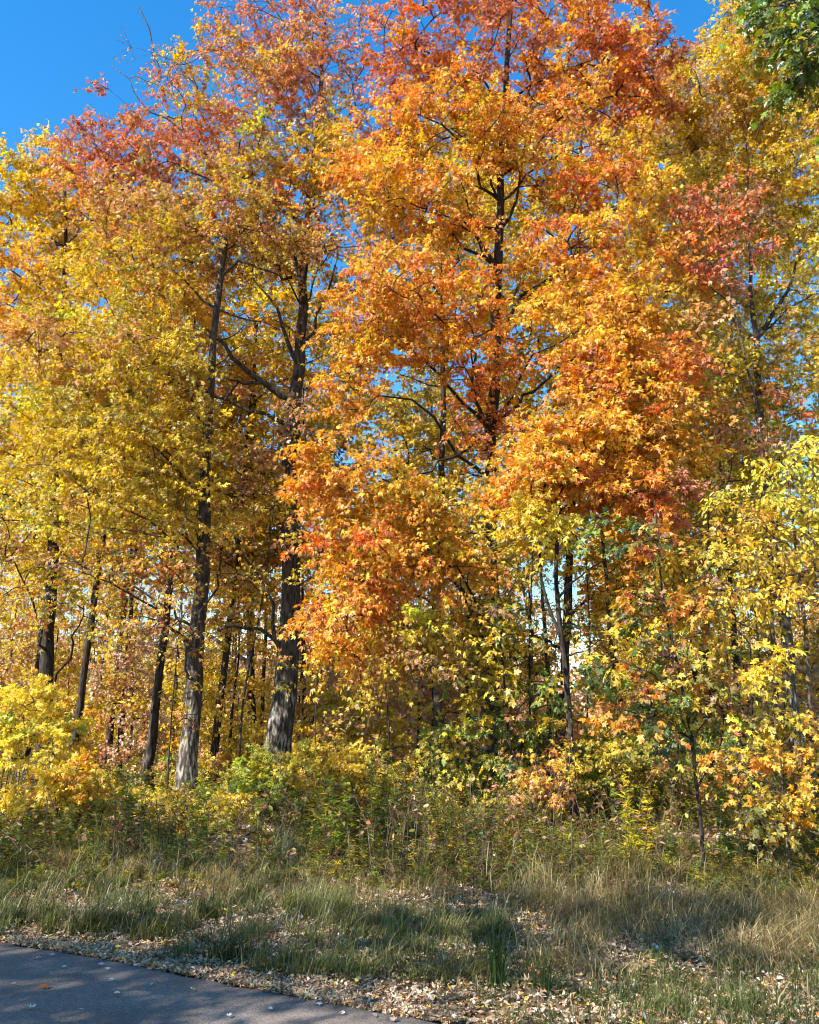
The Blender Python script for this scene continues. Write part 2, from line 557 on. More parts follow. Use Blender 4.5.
    ti = rng.integers(0, tw, n)
    t = rng.uniform(0.08, 1.05, n) ** 0.8
    p0 = anc[cl]; p1 = tmid[cl, ti]; p2 = tips_p[cl, ti]
    pp = ((1 - t) ** 2)[:, None] * p0 + (2 * t * (1 - t))[:, None] * p1 + (t * t)[:, None] * p2
    s = sz[cl] * rng.uniform(0.6, 1.25, n)
    pet = unit(rng.normal(size=(n, 3)) * np.array([1, 1, 0.6]))
    pp = pp + pet * (s * rng.uniform(0.2, 0.9, n))[:, None]
    ax = unit(td[cl, ti] * 0.4 + pet * 0.7 + np.array([0, 0, -0.55]) + rng.normal(size=(n, 3)) * 0.25)
    nr = np.array([-0.22, -0.24, 0.62]) + outd[cl] * 0.25 + rng.normal(size=(n, 3)) * 0.72
    col = acol[cl]
    mixm = rng.uniform(size=n) < 0.30
    for bi, b in enumerate(blobs):
        sel = mixm & (ab[cl] == bi)
        if sel.any():
            col[sel] = pal_draw(rng, b['pal'], int(sel.sum()))
    col = col * np.exp(rng.normal(size=(n, 1)) * 0.23) * np.exp(rng.normal(size=(n, 3)) * 0.05)
    col = col * np.exp(rng.normal(size=(A_n, 1)) * 0.10)[cl]
    me = leaves_mesh(crown, pp - org, ax, nr, s, col, tmpl, mat, rng)
    link(crown, me, root)
    return root


def px_trunk(pts, Y, ground=True):
    """trunk path through pixels at depth Y, its foot carried down to the ground"""
    out = [P(x, y, Y) for x, y in pts]
    if ground:
        a = out[0]; g = float(gz(a[0], a[1])) - 0.08
        if a[2] > g + 0.05:
            out.insert(0, np.array([a[0] - (out[1][0] - a[0]) * 0.0, a[1], g]))
        else:
            out[0] = np.array([a[0], a[1], g])
    return np.array(out)


def L_(Y, pts, r0, r1):
    """a limb through (px, py[, dY])"""
    return (np.array([P(q[0], q[1], Y + (q[2] if len(q) > 2 else 0)) for q in pts]), r0, r1)


#__SETTING__
# ================================================================== SETTING
def setting():
    # ground sheet: dense near, reaching the horizon
    def warp(n, near, far):
        t = np.linspace(-1, 1, n)
        return np.sign(t) * (near * np.abs(t) + (far - near) * np.abs(t) ** 5)
    xs = warp(241, 14, 600)
    ys = 10 + warp(241, 14, 700)
    X, Y = np.meshgrid(xs, ys)
    Z = gz(X, Y)
    v = np.stack([X, Y, Z], -1).reshape(-1, 3)
    n = len(xs)
    i = np.arange(len(ys) - 1)[:, None] * n + np.arange(n - 1)[None]
    f = np.stack([i, i + 1, i + n + 1, i + n], -1).reshape(-1, 4)
    m, nt, out = new_mat('woodland_soil')
    N, L = nt.nodes, nt.links
    geo = N.new('ShaderNodeNewGeometry')
    vo = N.new('ShaderNodeTexVoronoi'); vo.inputs['Scale'].default_value = 13
    ns = N.new('ShaderNodeTexNoise'); ns.inputs['Scale'].default_value = 4; ns.inputs['Detail'].default_value = 6
    wv = N.new('ShaderNodeVectorMath'); wv.operation = 'ADD'
    sc_ = N.new('ShaderNodeVectorMath'); sc_.operation = 'SCALE'; sc_.inputs['Scale'].default_value = 0.12
    L.new(geo.outputs['Position'], ns.inputs['Vector'])
    L.new(ns.outputs['Color'], sc_.inputs[0]); L.new(sc_.outputs[0], wv.inputs[0]); L.new(geo.outputs['Position'], wv.inputs[1])
    L.new(wv.outputs[0], vo.inputs['Vector'])
    sep = N.new('ShaderNodeSeparateColor'); L.new(vo.outputs['Color'], sep.inputs[0])
    r = N.new('ShaderNodeValToRGB')
    e = r.color_ramp.elements
    e[0].position = 0.0; e[0].color = (0.045, 0.030, 0.018, 1)
    e[1].position = 1.0; e[1].color = (0.36, 0.26, 0.16, 1)
    for p_, c_ in ((0.3, (0.10, 0.065, 0.035, 1)), (0.55, (0.20, 0.12, 0.055, 1)), (0.8, (0.27, 0.18, 0.10, 1))):
        q = e.new(p_); q.color = c_
    L.new(sep.outputs[0], r.inputs[0])
    n2 = N.new('ShaderNodeTexNoise'); n2.inputs['Scale'].default_value = 0.9; n2.inputs['Detail'].default_value = 5
    L.new(geo.outputs['Position'], n2.inputs['Vector'])
    r2 = N.new('ShaderNodeValToRGB'); r2.color_ramp.elements[0].position = 0.45; r2.color_ramp.elements[1].position = 0.6
    L.new(n2.outputs['Fac'], r2.inputs[0])
    mx = N.new('ShaderNodeMix'); mx.data_type = 'RGBA'; mx.inputs[7].default_value = (0.055, 0.05, 0.022, 1)
    mm_ = N.new('ShaderNodeMath'); mm_.operation = 'MULTIPLY'; mm_.inputs[1].default_value = 0.6
    L.new(r2.outputs[0], mm_.inputs[0]); L.new(mm_.outputs[0], mx.inputs[0]); L.new(r.outputs[0], mx.inputs[6])
    b = N.new('ShaderNodeBsdfPrincipled'); b.inputs['Roughness'].default_value = 0.95; b.inputs['Specular IOR Level'].default_value = 0.1
    L.new(mx.outputs[2], b.inputs['Base Color'])
    bp = N.new('ShaderNodeBump'); bp.inputs['Distance'].default_value = 0.03; bp.inputs['Strength'].default_value = 0.8
    L.new(vo.outputs['Distance'], bp.inputs['Height']); L.new(bp.outputs[0], b.inputs['Normal'])
    L.new(b.outputs[0], out.inputs['Surface'])
    tag(link('ground', mesh_np('ground', v, [f], m, smooth=True)), 'woodland floor and verge covered in brown soil and dead leaves', 'ground', kind='structure')

    # asphalt path: a slab with a slightly ragged, rounded edge
    m, nt, out = new_mat('asphalt')
    N, L = nt.nodes, nt.links
    geo = N.new('ShaderNodeNewGeometry')
    na = N.new('ShaderNodeTexNoise'); na.inputs['Scale'].default_value = 240; na.inputs['Detail'].default_value = 3
    nb = N.new('ShaderNodeTexNoise'); nb.inputs['Scale'].default_value = 1.4; nb.inputs['Detail'].default_value = 6; nb.inputs['Roughness'].default_value = 0.6
    nc = N.new('ShaderNodeTexVoronoi'); nc.inputs['Scale'].default_value = 150
    for q in (na, nb, nc):
        L.new(geo.outputs['Position'], q.inputs['Vector'])
    r = N.new('ShaderNodeValToRGB')
    r.color_ramp.elements[0].position = 0.3; r.color_ramp.elements[0].color = (0.146, 0.112, 0.085, 1)
    r.color_ramp.elements[1].position = 0.72; r.color_ramp.elements[1].color = (0.225, 0.176, 0.136, 1)
    L.new(nb.outputs['Fac'], r.inputs[0])
    mx = N.new('ShaderNodeMix'); mx.data_type = 'RGBA'; mx.blend_type = 'OVERLAY'; mx.inputs[0].default_value = 0.55
    L.new(r.outputs[0], mx.inputs[6]); L.new(na.outputs['Color'], mx.inputs[7])
    st = N.new('ShaderNodeTexVoronoi'); st.inputs['Scale'].default_value = 95
    L.new(geo.outputs['Position'], st.inputs['Vector'])
    sp = N.new('ShaderNodeSeparateColor'); L.new(st.outputs['Color'], sp.inputs[0])
    sr = N.new('ShaderNodeMapRange'); sr.inputs[3].default_value = .72; sr.inputs[4].default_value = 1.3
    L.new(sp.outputs[0], sr.inputs[0])
    sm = N.new('ShaderNodeMix'); sm.data_type = 'RGBA'; sm.blend_type = 'MULTIPLY'; sm.inputs[0].default_value = 1
    cv = N.new('ShaderNodeCombineColor')
    for q in range(3):
        L.new(sr.outputs[0], cv.inputs[q])
    L.new(mx.outputs[2], sm.inputs[6]); L.new(cv.outputs[0], sm.inputs[7])
    bw = N.new('ShaderNodeHueSaturation'); bw.inputs['Saturation'].default_value = 0.8
    L.new(sm.outputs[2], bw.inputs['Color'])
    b = N.new('ShaderNodeBsdfPrincipled'); b.inputs['Roughness'].default_value = 0.9; b.inputs['Specular IOR Level'].default_value = 0.1
    L.new(bw.outputs[0], b.inputs['Base Color'])
    bp = N.new('ShaderNodeBump'); bp.inputs['Distance'].default_value = 0.006; bp.inputs['Strength'].default_value = 0.7
    L.new(nc.outputs['Distance'], bp.inputs['Height']); L.new(bp.outputs[0], b.inputs['Normal'])
    L.new(b.outputs[0], out.inputs['Surface'])
    ed = EDGE
    seg = np.linalg.norm(np.diff(ed, axis=0), axis=1); cum = np.concatenate([[0], np.cumsum(seg)])
    tt = np.concatenate([np.linspace(0, cum[1], 10)[:-1], np.linspace(cum[1], cum[-2], 260), np.linspace(cum[-2], cum[-1], 10)[1:]])
    e = np.stack([np.interp(tt, cum, ed[:, 0]), np.interp(tt, cum, ed[:, 1])], 1)
    tan = unit(np.gradient(e, axis=0)); nrm = np.stack([-tan[:, 1], tan[:, 0]], 1)   # points to the verge
    rng = np.random.default_rng(5)
    rag = 0.022 * np.sin(tt * 3.1) + 0.015 * np.sin(tt * 11.3 + 1) + rng.normal(size=len(tt)) * 0.008
    offs = [(-0.0, -0.06), (-0.0, -0.012), (-0.025, 0.0)] + [(-w_, 0.0) for w_ in (0.3, 0.8, 1.6, 2.6, 4.0, 6.0, 9.0)] + [(-9.02, -0.06)]
    rows = []
    for o_, z_ in offs:
        xy = e + nrm * (o_ + (rag[:, None] if o_ > -0.2 else 0))
        rows.append(np.column_stack([xy, np.full(len(xy), z_)]))
    v = np.array(rows); nr, nc_ = v.shape[:2]
    i = np.arange(nr - 1)[:, None] * nc_ + np.arange(nc_ - 1)[None]
    f = np.stack([i, i + nc_, i + nc_ + 1, i + 1], -1).reshape(-1, 4)
    tag(link('path', mesh_np('path', v.reshape(-1, 3), [f[:, ::-1]], m, smooth=True)), 'dark grey asphalt path with dappled shade and scattered leaves', 'path', kind='structure')


setting()

#__TREES__
# ================================================================== THE MAIN TREES
# red-topped maple with the big lit trunk (forks, heavy limbs reaching over to its neighbour)
YB = 20.0
make_tree('maple_tree', 'tall maple with dusty red top, pale scarred trunk and heavy forked limbs reaching sideways', 'tree',
          px_trunk([(274, 775), (285, 690), (289, 620), (292, 540), (289, 470), (295, 415), (302, 350), (303, 290), (306, 235), (314, 160), (322, 80), (326, 20)], YB), (0.31, 0.03),
          [blob(240, 120, YB, 90, 60, 2.2, 75, 'dusk'), blob(160, 150, YB - .5, 75, 42, 1.8, 60, 'dusk'), blob(110, 175, YB - .5, 45, 34, 1.4, 34, 'dusk'),
           blob(300, 70, YB, 50, 55, 1.8, 55, 'dusk'), blob(255, 45, YB, 34, 42, 1.3, 34, 'dusk', m=60), blob(305, 15, YB, 45, 30, 1.3, 24, 'dusk', m=60), blob(235, 10, YB, 30, 26, .9, 10, 'dusk', m=40), blob(345, 110, YB, 36, 60, 1.5, 26, 'dusk', m=40),
           blob(215, 205, YB - .8, 95, 48, 1.8, 70, 'tan'), blob(320, 190, YB - .6, 45, 55, 1.6, 45, 'tan'), blob(300, 150, YB - 1, 60, 30, 1.2, 30, 'olive'),
           blob(335, 255, YB - 1.0, 36, 40, 1.4, 26, 'tan', m=50), blob(260, 255, YB - 1.2, 60, 26, 1.2, 32, 'olive', m=60),
           blob(265, 320, YB + 1.8, 40, 40, 1.2, 22, 'gold', m=55), blob(330, 350, YB, 24, 50, 1.2, 16, 'amber', m=50),
           blob(245, 480, YB - 1.4, 50, 40, 1.3, 34, 'tan', m=60), blob(330, 560, YB - .5, 40, 40, 1.2, 14, 'tan', m=50),
           blob(160, 60, YB, 30, 45, 0.8, 14, 'dusk', m=24, limb=False), blob(290, 420, YB - 2.2, 40, 20, .6, 10, 'tan', m=40),
           blob(215, 50, YB, 14, 34, 0.6, 7, 'dusk', m=24, limb=False), blob(360, 25, YB, 12, 45, .8, 8, 'dusk', m=18, limb=False)],
          limbs=[L_(YB, [(293, 410), (270, 390, -.2), (245, 368, -.5), (222, 345, -.7), (200, 318, -.9)], .105, .025),
                 L_(YB, [(266, 389, -.2), (245, 383, -.4), (222, 375, -.6)], .055, .02),
                 L_(YB, [(291, 425), (270, 417, .1), (240, 405, .2), (205, 395, .2), (185, 387, .2)], .07, .02),
                 L_(YB, [(240, 378, -.5), (228, 396, -.5), (216, 416, -.4)], .04, .012),
                 L_(YB, [(298, 375), (288, 345), (281, 315), (268, 292), (250, 275)], .065, .02),
                 L_(YB, [(304, 350), (312, 330, -.2), (324, 300, -.3), (335, 265, -.4)], .05, .02),
                 L_(YB, [(304, 270), (285, 235, -.3), (262, 205, -.5), (225, 150, -.6), (195, 95, -.6), (165, 45, -.6), (138, 5, -.6)], .075, .012),
                 L_(YB, [(240, 170, -.6), (205, 150, -.7), (165, 120, -.8), (140, 95, -.8), (112, 66, -.8)], .04, .008),
                 L_(YB, [(306, 240), (318, 205), (335, 165), (352, 110), (362, 40)], .06, .012),
                 L_(YB, [(288, 560), (278, 520, -.4), (262, 490, -.8), (235, 470, -1.2)], .05, .016),
                 L_(YB, [(285, 660), (268, 632, -.3), (245, 632, -.6), (228, 628, -.9), (215, 634, -1)], .06, .02),
                 L_(YB, [(284, 640), (268, 600, .2), (250, 560, .4), (232, 530, .6)], .05, .018)],
          seed=11, size=0.086, m=128, spread=0.7)

YA = 18.0
make_tree('maple_tree', 'straight slim dark maple with short side branches and olive gold leaves', 'tree',
          px_trunk([(186, 798), (193, 700), (200, 600), (204, 520), (208, 430), (213, 350), (222, 265), (232, 195), (240, 140)], YA), (0.215, 0.025),
          [blob(150, 290, YA, 70, 55, 1.8, 56, 'gold'), blob(115, 350, YA - .6, 75, 50, 1.8, 60, 'olive'), blob(165, 385, YA - .8, 55, 40, 1.5, 40, 'olive'),
           blob(85, 430, YA - .6, 65, 40, 1.7, 44, 'olive'), blob(150, 450, YA - .9, 60, 40, 1.7, 44, 'olive'), blob(100, 500, YA - 1, 65, 34, 1.8, 32, 'olive'),
           blob(180, 515, YA - 1.2, 45, 26, 1.4, 14, 'olive'), blob(215, 220, YA, 55, 40, 1.5, 40, 'tan'), blob(140, 235, YA, 60, 34, 1.5, 40, 'tan'),
           blob(60, 350, YA, 50, 45, 1.6, 30, 'gold'), blob(115, 570, YA - 1.4, 75, 26, 1.4, 20, 'mixed', m=44), blob(160, 620, YA - 1.6, 60, 36, 1.2, 12, 'mixed', m=30), blob(230, 560, YA - 1.6, 30, 26, 1.0, 7, 'mixed', m=36),  # lowest sprays: olive and brown mix puts their shade into the leaf colour
           blob(270, 235, YA + .3, 45, 34, 1.3, 24, 'tan', m=60)],
          limbs=[L_(YA, [(222, 268), (240, 262, -.2), (262, 268, -.3), (280, 276, -.3)], .04, .016),
                 L_(YA, [(222, 270), (205, 262), (188, 262), (176, 258)], .03, .01),
                 L_(YA, [(216, 320), (240, 318), (262, 322), (280, 330)], .03, .01),
                 L_(YA, [(213, 350), (228, 338), (245, 325)], .026, .01),
                 L_(YA, [(212, 365), (232, 352), (255, 338)], .022, .008),
                 L_(YA, [(208, 410), (190, 395), (165, 385), (140, 380)], .035, .012),
                 L_(YA, [(202, 560), (185, 540, -.3), (165, 520, -.6), (130, 505, -.9)], .035, .012)],
          seed=12, size=0.084, m=128, spread=0.7)

YF = 22.0
make_tree('maple_tree', 'bright yellow maple with thick dark trunk rising behind the yellow bush', 'tree',
          px_trunk([(43, 770), (45, 700), (48, 620), (52, 540), (58, 440), (64, 350), (66, 250), (64, 170)], YF), (0.24, 0.03),
          [blob(60, 190, YF, 34, 42, 1.5, 44, 'yellow'), blob(20, 210, YF, 45, 45, 1.7, 52, 'yellow'), blob(95, 225, YF, 50, 45, 1.7, 57, 'yellow'),
           blob(-30, 250, YF, 50, 50, 1.8, 39, 'yellow'), blob(40, 285, YF - 1, 65, 45, 1.8, 70, 'yellow'), blob(20, 360, YF - 1, 60, 50, 1.8, 59, 'yellow'),
           blob(-20, 440, YF - 1.5, 60, 50, 1.8, 46, 'gold'), blob(55, 430, YF - 1, 50, 45, 1.6, 44, 'gold'), blob(15, 505, YF - 2.5, 60, 35, 1.5, 40, 'bright', m=60),
           blob(12, 565, YF - 2.5, 45, 35, 1.4, 28, 'olive', m=60), blob(75, 610, YF - 3, 55, 30, 1.4, 16, 'mixed', m=44), blob(60, 155, YF, 16, 24, .7, 10, 'yellow', m=30)],  # low foliage coloured duller to stand for shade
          seed=13, size=0.092, m=120, spread=0.7, bark=M_DARKBARK)

# the big orange maple
YC = 17.0
make_tree('maple_tree', 'tallest maple with flaming orange and red crown above the tangle of vines', 'tree',
          px_trunk([(489, 800), (489, 700), (490, 560), (492, 430), (495, 330), (499, 230), (502, 160), (508, 60), (515, -60), (520, -140)], YC), (0.20, 0.025),
          [blob(520, 50, YC, 85, 65, 1.9, 84, 'redor'), blob(420, 45, YC - .3, 42, 60, 1.5, 50, 'redor'), blob(610, 55, YC, 70, 55, 1.7, 64, 'redor'),
           blob(520, -60, YC, 110, 60, 2.0, 70, 'redor'), blob(640, 90, YC - .3, 30, 34, 1.2, 18, 'redor'), blob(400, 130, YC - .6, 42, 45, 1.4, 42, 'orange'),
           blob(460, 130, YC - 1, 60, 45, 1.5, 54, 'amber'), blob(570, 150, YC - .6, 70, 50, 1.8, 56, 'orange'), blob(420, 205, YC - 1, 55, 35, 1.5, 44, 'amber'),
           blob(365, 185, YC - .6, 28, 26, 1.0, 18, 'orange'), blob(610, 215, YC - .8, 60, 42, 1.6, 38, 'orange'), blob(575, 255, YC - 1.2, 50, 40, 1.5, 34, 'orange'),
           blob(420, 300, YC - 2, 60, 35, 1.5, 48, 'orange'), blob(370, 320, YC - 1.5, 34, 45, 1.3, 34, 'orange'), blob(475, 345, YC - 1.8, 46, 36, 1.3, 26, 'orange'),
           blob(590, 320, YC - 1.6, 66, 38, 1.5, 42, 'amber'), blob(350, 390, YC - 1.5, 24, 30, 1.0, 14, 'amber'), blob(645, 300, YC - 1, 36, 34, 1.4, 18, 'amber'),
           blob(338, 482, YC - 3, 34, 30, 1.2, 26, 'orange', droop=.45), blob(405, 505, YC - 3, 55, 30, 1.3, 34, 'amber', droop=.45), blob(365, 560, YC - 3, 46, 34, 1.3, 30, 'amber', droop=.45),
           blob(445, 565, YC - 3, 50, 30, 1.3, 26, 'amber', droop=.45), blob(350, 630, YC - 3, 36, 32, 1.2, 24, 'amber', droop=.45), blob(410, 640, YC - 3, 55, 30, 1.3, 20, 'olive', droop=.45),
           blob(490, 420, YC - 1.5, 40, 40, 1.2, 22, 'redor', m=60), blob(510, 490, YC - 1.5, 40, 40, 1.2, 20, 'tan', m=60), blob(470, 640, YC - 2, 45, 40, 1.2, 16, 'vine', m=55),
           blob(500, 560, YC - 1.5, 40, 40, 1.2, 22, 'olive', m=60)],
          limbs=[L_(YC, [(499, 245), (510, 215, -.2), (519, 180, -.4), (526, 140, -.6)], .05, .016),
                 L_(YC, [(497, 245), (480, 225, -.2), (466, 205, -.4), (460, 180, -.5)], .04, .012),
                 L_(YC, [(496, 255), (475, 238, -.3), (452, 222, -.5), (432, 205, -.7)], .04, .012),
                 L_(YC, [(495, 330), (520, 300, -.4), (550, 275, -.8), (580, 255, -1)], .05, .014),
                 L_(YC, [(492, 440), (455, 455, -1.2), (410, 480, -2.2), (360, 490, -2.8)], .032, .010),
                 L_(YC, [(490, 520), (455, 540, -1.2), (405, 570, -2.4), (350, 590, -2.9)], .03, .010)],
          seed=14, size=0.084, m=140, spread=0.7, bark=M_DARKBARK)

# slender trunk between the two
YD = 20.0
make_tree('maple_tree', 'slender dark maple with a broom of fine upper twigs and olive leaves', 'tree',
          px_trunk([(437, 810), (438, 700), (440, 560), (442, 470), (443, 380), (441, 300), (440, 240), (438, 170)], YD), (0.125, 0.02),
          [blob(430, 245, YD, 50, 40, 1.4, 34, 'olive', m=60), blob(395, 215, YD + .3, 40, 34, 1.3, 24, 'olive', m=60), blob(480, 230, YD + .5, 40, 40, 1.3, 22, 'gold', m=60),
           blob(400, 440, YD, 50, 30, 1.4, 30, 'olive'), blob(390, 490, YD, 50, 30, 1.4, 24, 'olive'), blob(460, 520, YD, 40, 40, 1.3, 20, 'gold'),
           blob(470, 430, YD + 1, 40, 50, 1.3, 20, 'gold', m=50), blob(430, 170, YD + .5, 60, 40, 1.5, 24, 'gold', m=60)],
          limbs=[L_(YD, [(442, 300), (425, 275), (408, 255), (395, 240)], .03, .01), L_(YD, [(441, 290), (455, 262), (462, 235)], .03, .01),
                 L_(YD, [(443, 395), (430, 385), (412, 378), (395, 372)], .025, .01)],
          seed=15, size=0.09, m=110, spread=.75, bark=M_DARKBARK)

# young orange maple nearer to the verge
YG = 14.0
make_tree('maple_tree', 'young maple with bright amber orange sprays, leaning twin stem', 'tree',
          px_trunk([(573, 800), (568, 700), (560, 620), (556, 560), (566, 460), (590, 400), (612, 330)], YG), (0.06, 0.014),
          [blob(570, 440, YG, 60, 36, 1.0, 46, 'amber'), blob(535, 480, YG - .3, 34, 34, .8, 26, 'amber'), blob(625, 400, YG, 50, 34, 1.0, 40, 'amber'),
           blob(600, 350, YG + .3, 50, 30, .9, 34, 'orange'), blob(655, 440, YG + .3, 45, 40, .9, 30, 'orange'), blob(600, 480, YG + .2, 50, 26, .9, 26, 'orange'),
           blob(665, 370, YG + .5, 36, 30, .9, 20, 'redor'), blob(545, 525, YG - .5, 26, 18, .6, 16, 'bright'), blob(640, 500, YG, 40, 26, .8, 18, 'redor')],
          limbs=[L_(YG, [(557, 640), (546, 600), (540, 560), (536, 510)], .035, .012), L_(YG, [(558, 600), (580, 575), (605, 560)], .022, .008), L_(YG, [(560, 650), (585, 652), (610, 630)], .02, .007)],
          seed=16, size=0.09, m=110, spread=0.6, bark=M_DARKBARK, limb_r=.03, flare=1.1)

# right hand yellow olive maple with the broken stub
YE = 19.5
make_tree('maple_tree', 'yellow olive maple with a broken limb stub below its fork', 'tree',
          px_trunk([(800, 770), (795, 720), (787, 650), (777, 560), (764, 440), (756, 345), (752, 300), (749, 240), (748, 180)], YE), (0.20, 0.015),
          [blob(700, 120, YE + 1.5, 60, 55, 2, 89, 'gold'), blob(760, 120, YE + 1.5, 60, 60, 2, 94, 'gold'), blob(740, 45, YE + 1, 30, 45, 1.4, 48, 'gold'),
           blob(700, 80, YE + 1, 40, 34, 1.3, 32, 'tan'), blob(800, 200, YE + 1, 55, 60, 1.8, 72, 'gold'), blob(690, 210, YE + 1.5, 55, 50, 1.8, 54, 'gold'),
           blob(745, 200, YE + 1.5, 50, 50, 1.8, 59, 'gold'), blob(790, 60, YE + 1, 40, 60, 1.6, 54, 'gold'), blob(810, 300, YE, 50, 45, 1.6, 48, 'olive', m=60),
           blob(700, 300, YE + 1.5, 55, 50, 1.8, 54, 'olive'), blob(790, 380, YE, 50, 40, 1.5, 45, 'olive'), blob(710, 400, YE + 1, 55, 45, 1.6, 54, 'olive'),
           blob(740, 470, YE, 60, 40, 1.5, 45, 'olive', m=64), blob(800, 450, YE, 40, 40, 1.4, 29, 'gold', m=60), blob(690, 490, YE + 1, 45, 45, 1.4, 29, 'olive', m=60),
           blob(850, 120, YE, 50, 80, 1.6, 40, 'gold'), blob(640, 200, YE + 3, 50, 60, 1.8, 45, 'olive'), blob(650, 130, YE + 2, 30, 40, 1.4, 27, 'gold')],
          limbs=[L_(YE, [(757, 348), (745, 335), (736, 322), (729, 316)], .09, .05), L_(YE, [(757, 345), (772, 318), (783, 295), (795, 268), (806, 240)], .075, .02),
                 L_(YE, [(765, 440), (785, 425), (805, 412)], .03, .01)],
          seed=17, size=0.092, m=120, spread=0.7)

# slender red leaved maple in front of it
YJ = 15.5
make_tree('maple_tree', 'slim pale stemmed maple with red and coral leaves', 'tree',
          px_trunk([(778, 800), (775, 700), (770, 580), (764, 470), (757, 410), (742, 345), (729, 290), (722, 250), (716, 195)], YJ), (0.045, 0.012),
          [blob(715, 200, YJ, 34, 26, .8, 14, 'redtip'), blob(700, 235, YJ, 34, 30, .8, 14, 'redtip'), blob(750, 225, YJ, 30, 36, .8, 12, 'redtip'), blob(690, 265, YJ, 32, 24, .8, 11, 'redor'),
           blob(735, 275, YJ, 34, 30, .8, 8, 'redtip', m=44), blob(700, 330, YJ, 36, 26, .8, 14, 'tan', m=44), blob(760, 400, YJ, 34, 30, .8, 7, 'redtip', m=40), blob(740, 430, YJ, 30, 26, .7, 5, 'redtip', m=36),
           blob(720, 365, YJ, 26, 18, .6, 8, 'olive', m=40)],
          seed=18, size=0.09, m=60, spread=0.55, bark=M_STEM, limb_r=.025, flare=1.1, min_frac=.45)

# green leaved tree standing beside the camera, only an outer bough shows
YK = 9.0
kt = P(930, 400, YK)
make_tree('maple_tree', 'nearby tree still in green leaf, its outer bough hanging into view', 'tree',
          [(kt[0], YK, float(gz(kt[0], YK)) - .08), (kt[0] + .05, YK, 3.0), (kt[0] - .05, YK + .1, 6.0), (kt[0], YK, 9.0), (kt[0] + .1, YK, 12)], (0.18, 0.04),
          [blob(816, 27, YK, 40, 40, .7, 10, 'green'), blob(838, 72, YK, 26, 26, .6, 7, 'green'), blob(796, 2, YK, 22, 30, .5, 8, 'green'), blob(876, 42, YK, 50, 60, .9, 13, 'green'),
           blob(844, 132, YK, 18, 14, .4, 6, 'green'), blob(801, 60, YK, 22, 16, .4, 8, 'green'), blob(806, -40, YK, 60, 50, .9, 16, 'green'), blob(930, 0, YK, 90, 90, 1.2, 50, 'green'), blob(930, -180, YK, 120, 110, 1.6, 60, 'green')],
          seed=19, size=0.105, m=34, spread=0.36, mat=M_GREEN, droop=0.6, tmpl=T_BIG)

# bright yellow understorey tree
YL = 12.0
make_tree('young_tree', 'young tree with tiers of clear yellow leaves in flat sprays', 'tree',
          px_trunk([(815, 840), (812, 740), (806, 640), (795, 540), (788, 470), (792, 430)], YL), (0.04, 0.012),
          [blob(770, 490, YL, 50, 20, .7, 20, 'bright'), blob(805, 455, YL, 36, 18, .6, 14, 'bright'), blob(740, 520, YL - .2, 40, 16, .6, 14, 'yellow'), blob(800, 530, YL, 40, 16, .7, 16, 'bright'),
           blob(730, 590, YL - .3, 40, 16, .6, 12, 'gold'), blob(790, 600, YL - .3, 46, 18, .6, 14, 'yellow'), blob(695, 605, YL - .3, 34, 14, .5, 8, 'gold'), blob(765, 560, YL, 45, 14, .6, 10, 'gold'),
           blob(815, 570, YL, 30, 16, .6, 8, 'gold'), blob(835, 500, YL, 30, 40, .6, 12, 'bright')],
          seed=20, size=0.082, m=44, spread=0.42, droop=0.35, bark=M_STEM, tmpl=T_OVAL, limb_r=.022, flare=1.1, min_frac=.3)

YM = 10.5
make_tree('young_tree', 'maple sapling with gold and olive leaves over the dark weeds', 'sapling',
          px_trunk([(790, 880), (786, 820), (780, 760), (772, 700)], YM), (0.022, 0.007),
          [blob(775, 730, YM, 42, 22, .5, 9, 'bronze'), blob(735, 765, YM, 30, 12, .4, 7, 'amber'), blob(800, 770, YM, 30, 24, .5, 9, 'bronze'), blob(760, 805, YM, 36, 18, .5, 8, 'bronze'),
           blob(805, 830, YM, 24, 18, .4, 6, 'bronze'), blob(772, 670, YM, 14, 30, .3, 8, 'bright'), blob(820, 720, YM, 24, 24, .4, 6, 'bronze')],
          seed=21, size=0.072, m=40, spread=0.34, droop=0.45, bark=M_STEM, tmpl=T_BIG, limb_r=.012, twig=.0025, flare=1.0, min_frac=.2)

YN = 11.0
make_tree('young_tree', 'thin dark sapling with green and wine red leaves mixed', 'sapling',
          px_trunk([(704, 862), (698, 800), (690, 730), (674, 650), (662, 590), (655, 500)], YN), (0.034, 0.008),
          [blob(655, 540, YN, 40, 26, .6, 14, 'mixed'), blob(645, 600, YN - .2, 28, 22, .5, 12, 'mixed'), blob(690, 610, YN, 40, 26, .6, 14, 'mixed'), blob(640, 660, YN - .2, 50, 24, .6, 14, 'vine'),
           blob(700, 670, YN, 36, 30, .6, 14, 'mixed'), blob(665, 720, YN, 45, 24, .6, 14, 'vine'), blob(630, 700, YN - .2, 34, 26, .5, 10, 'mixed'), blob(620, 530, YN, 24, 20, .4, 6, 'green'),
           blob(715, 720, YN, 24, 24, .4, 8, 'vine')],
          limbs=[L_(YN, [(698, 790), (715, 750), (728, 705)], .016, .006), L_(YN, [(690, 735), (670, 700), (650, 690)], .013, .005)],
          seed=22, size=0.085, m=30, spread=0.36, droop=0.5, bark=M_DARKBARK, tmpl=T_BIG, limb_r=.014, twig=.0025, flare=1.0, min_frac=.3)

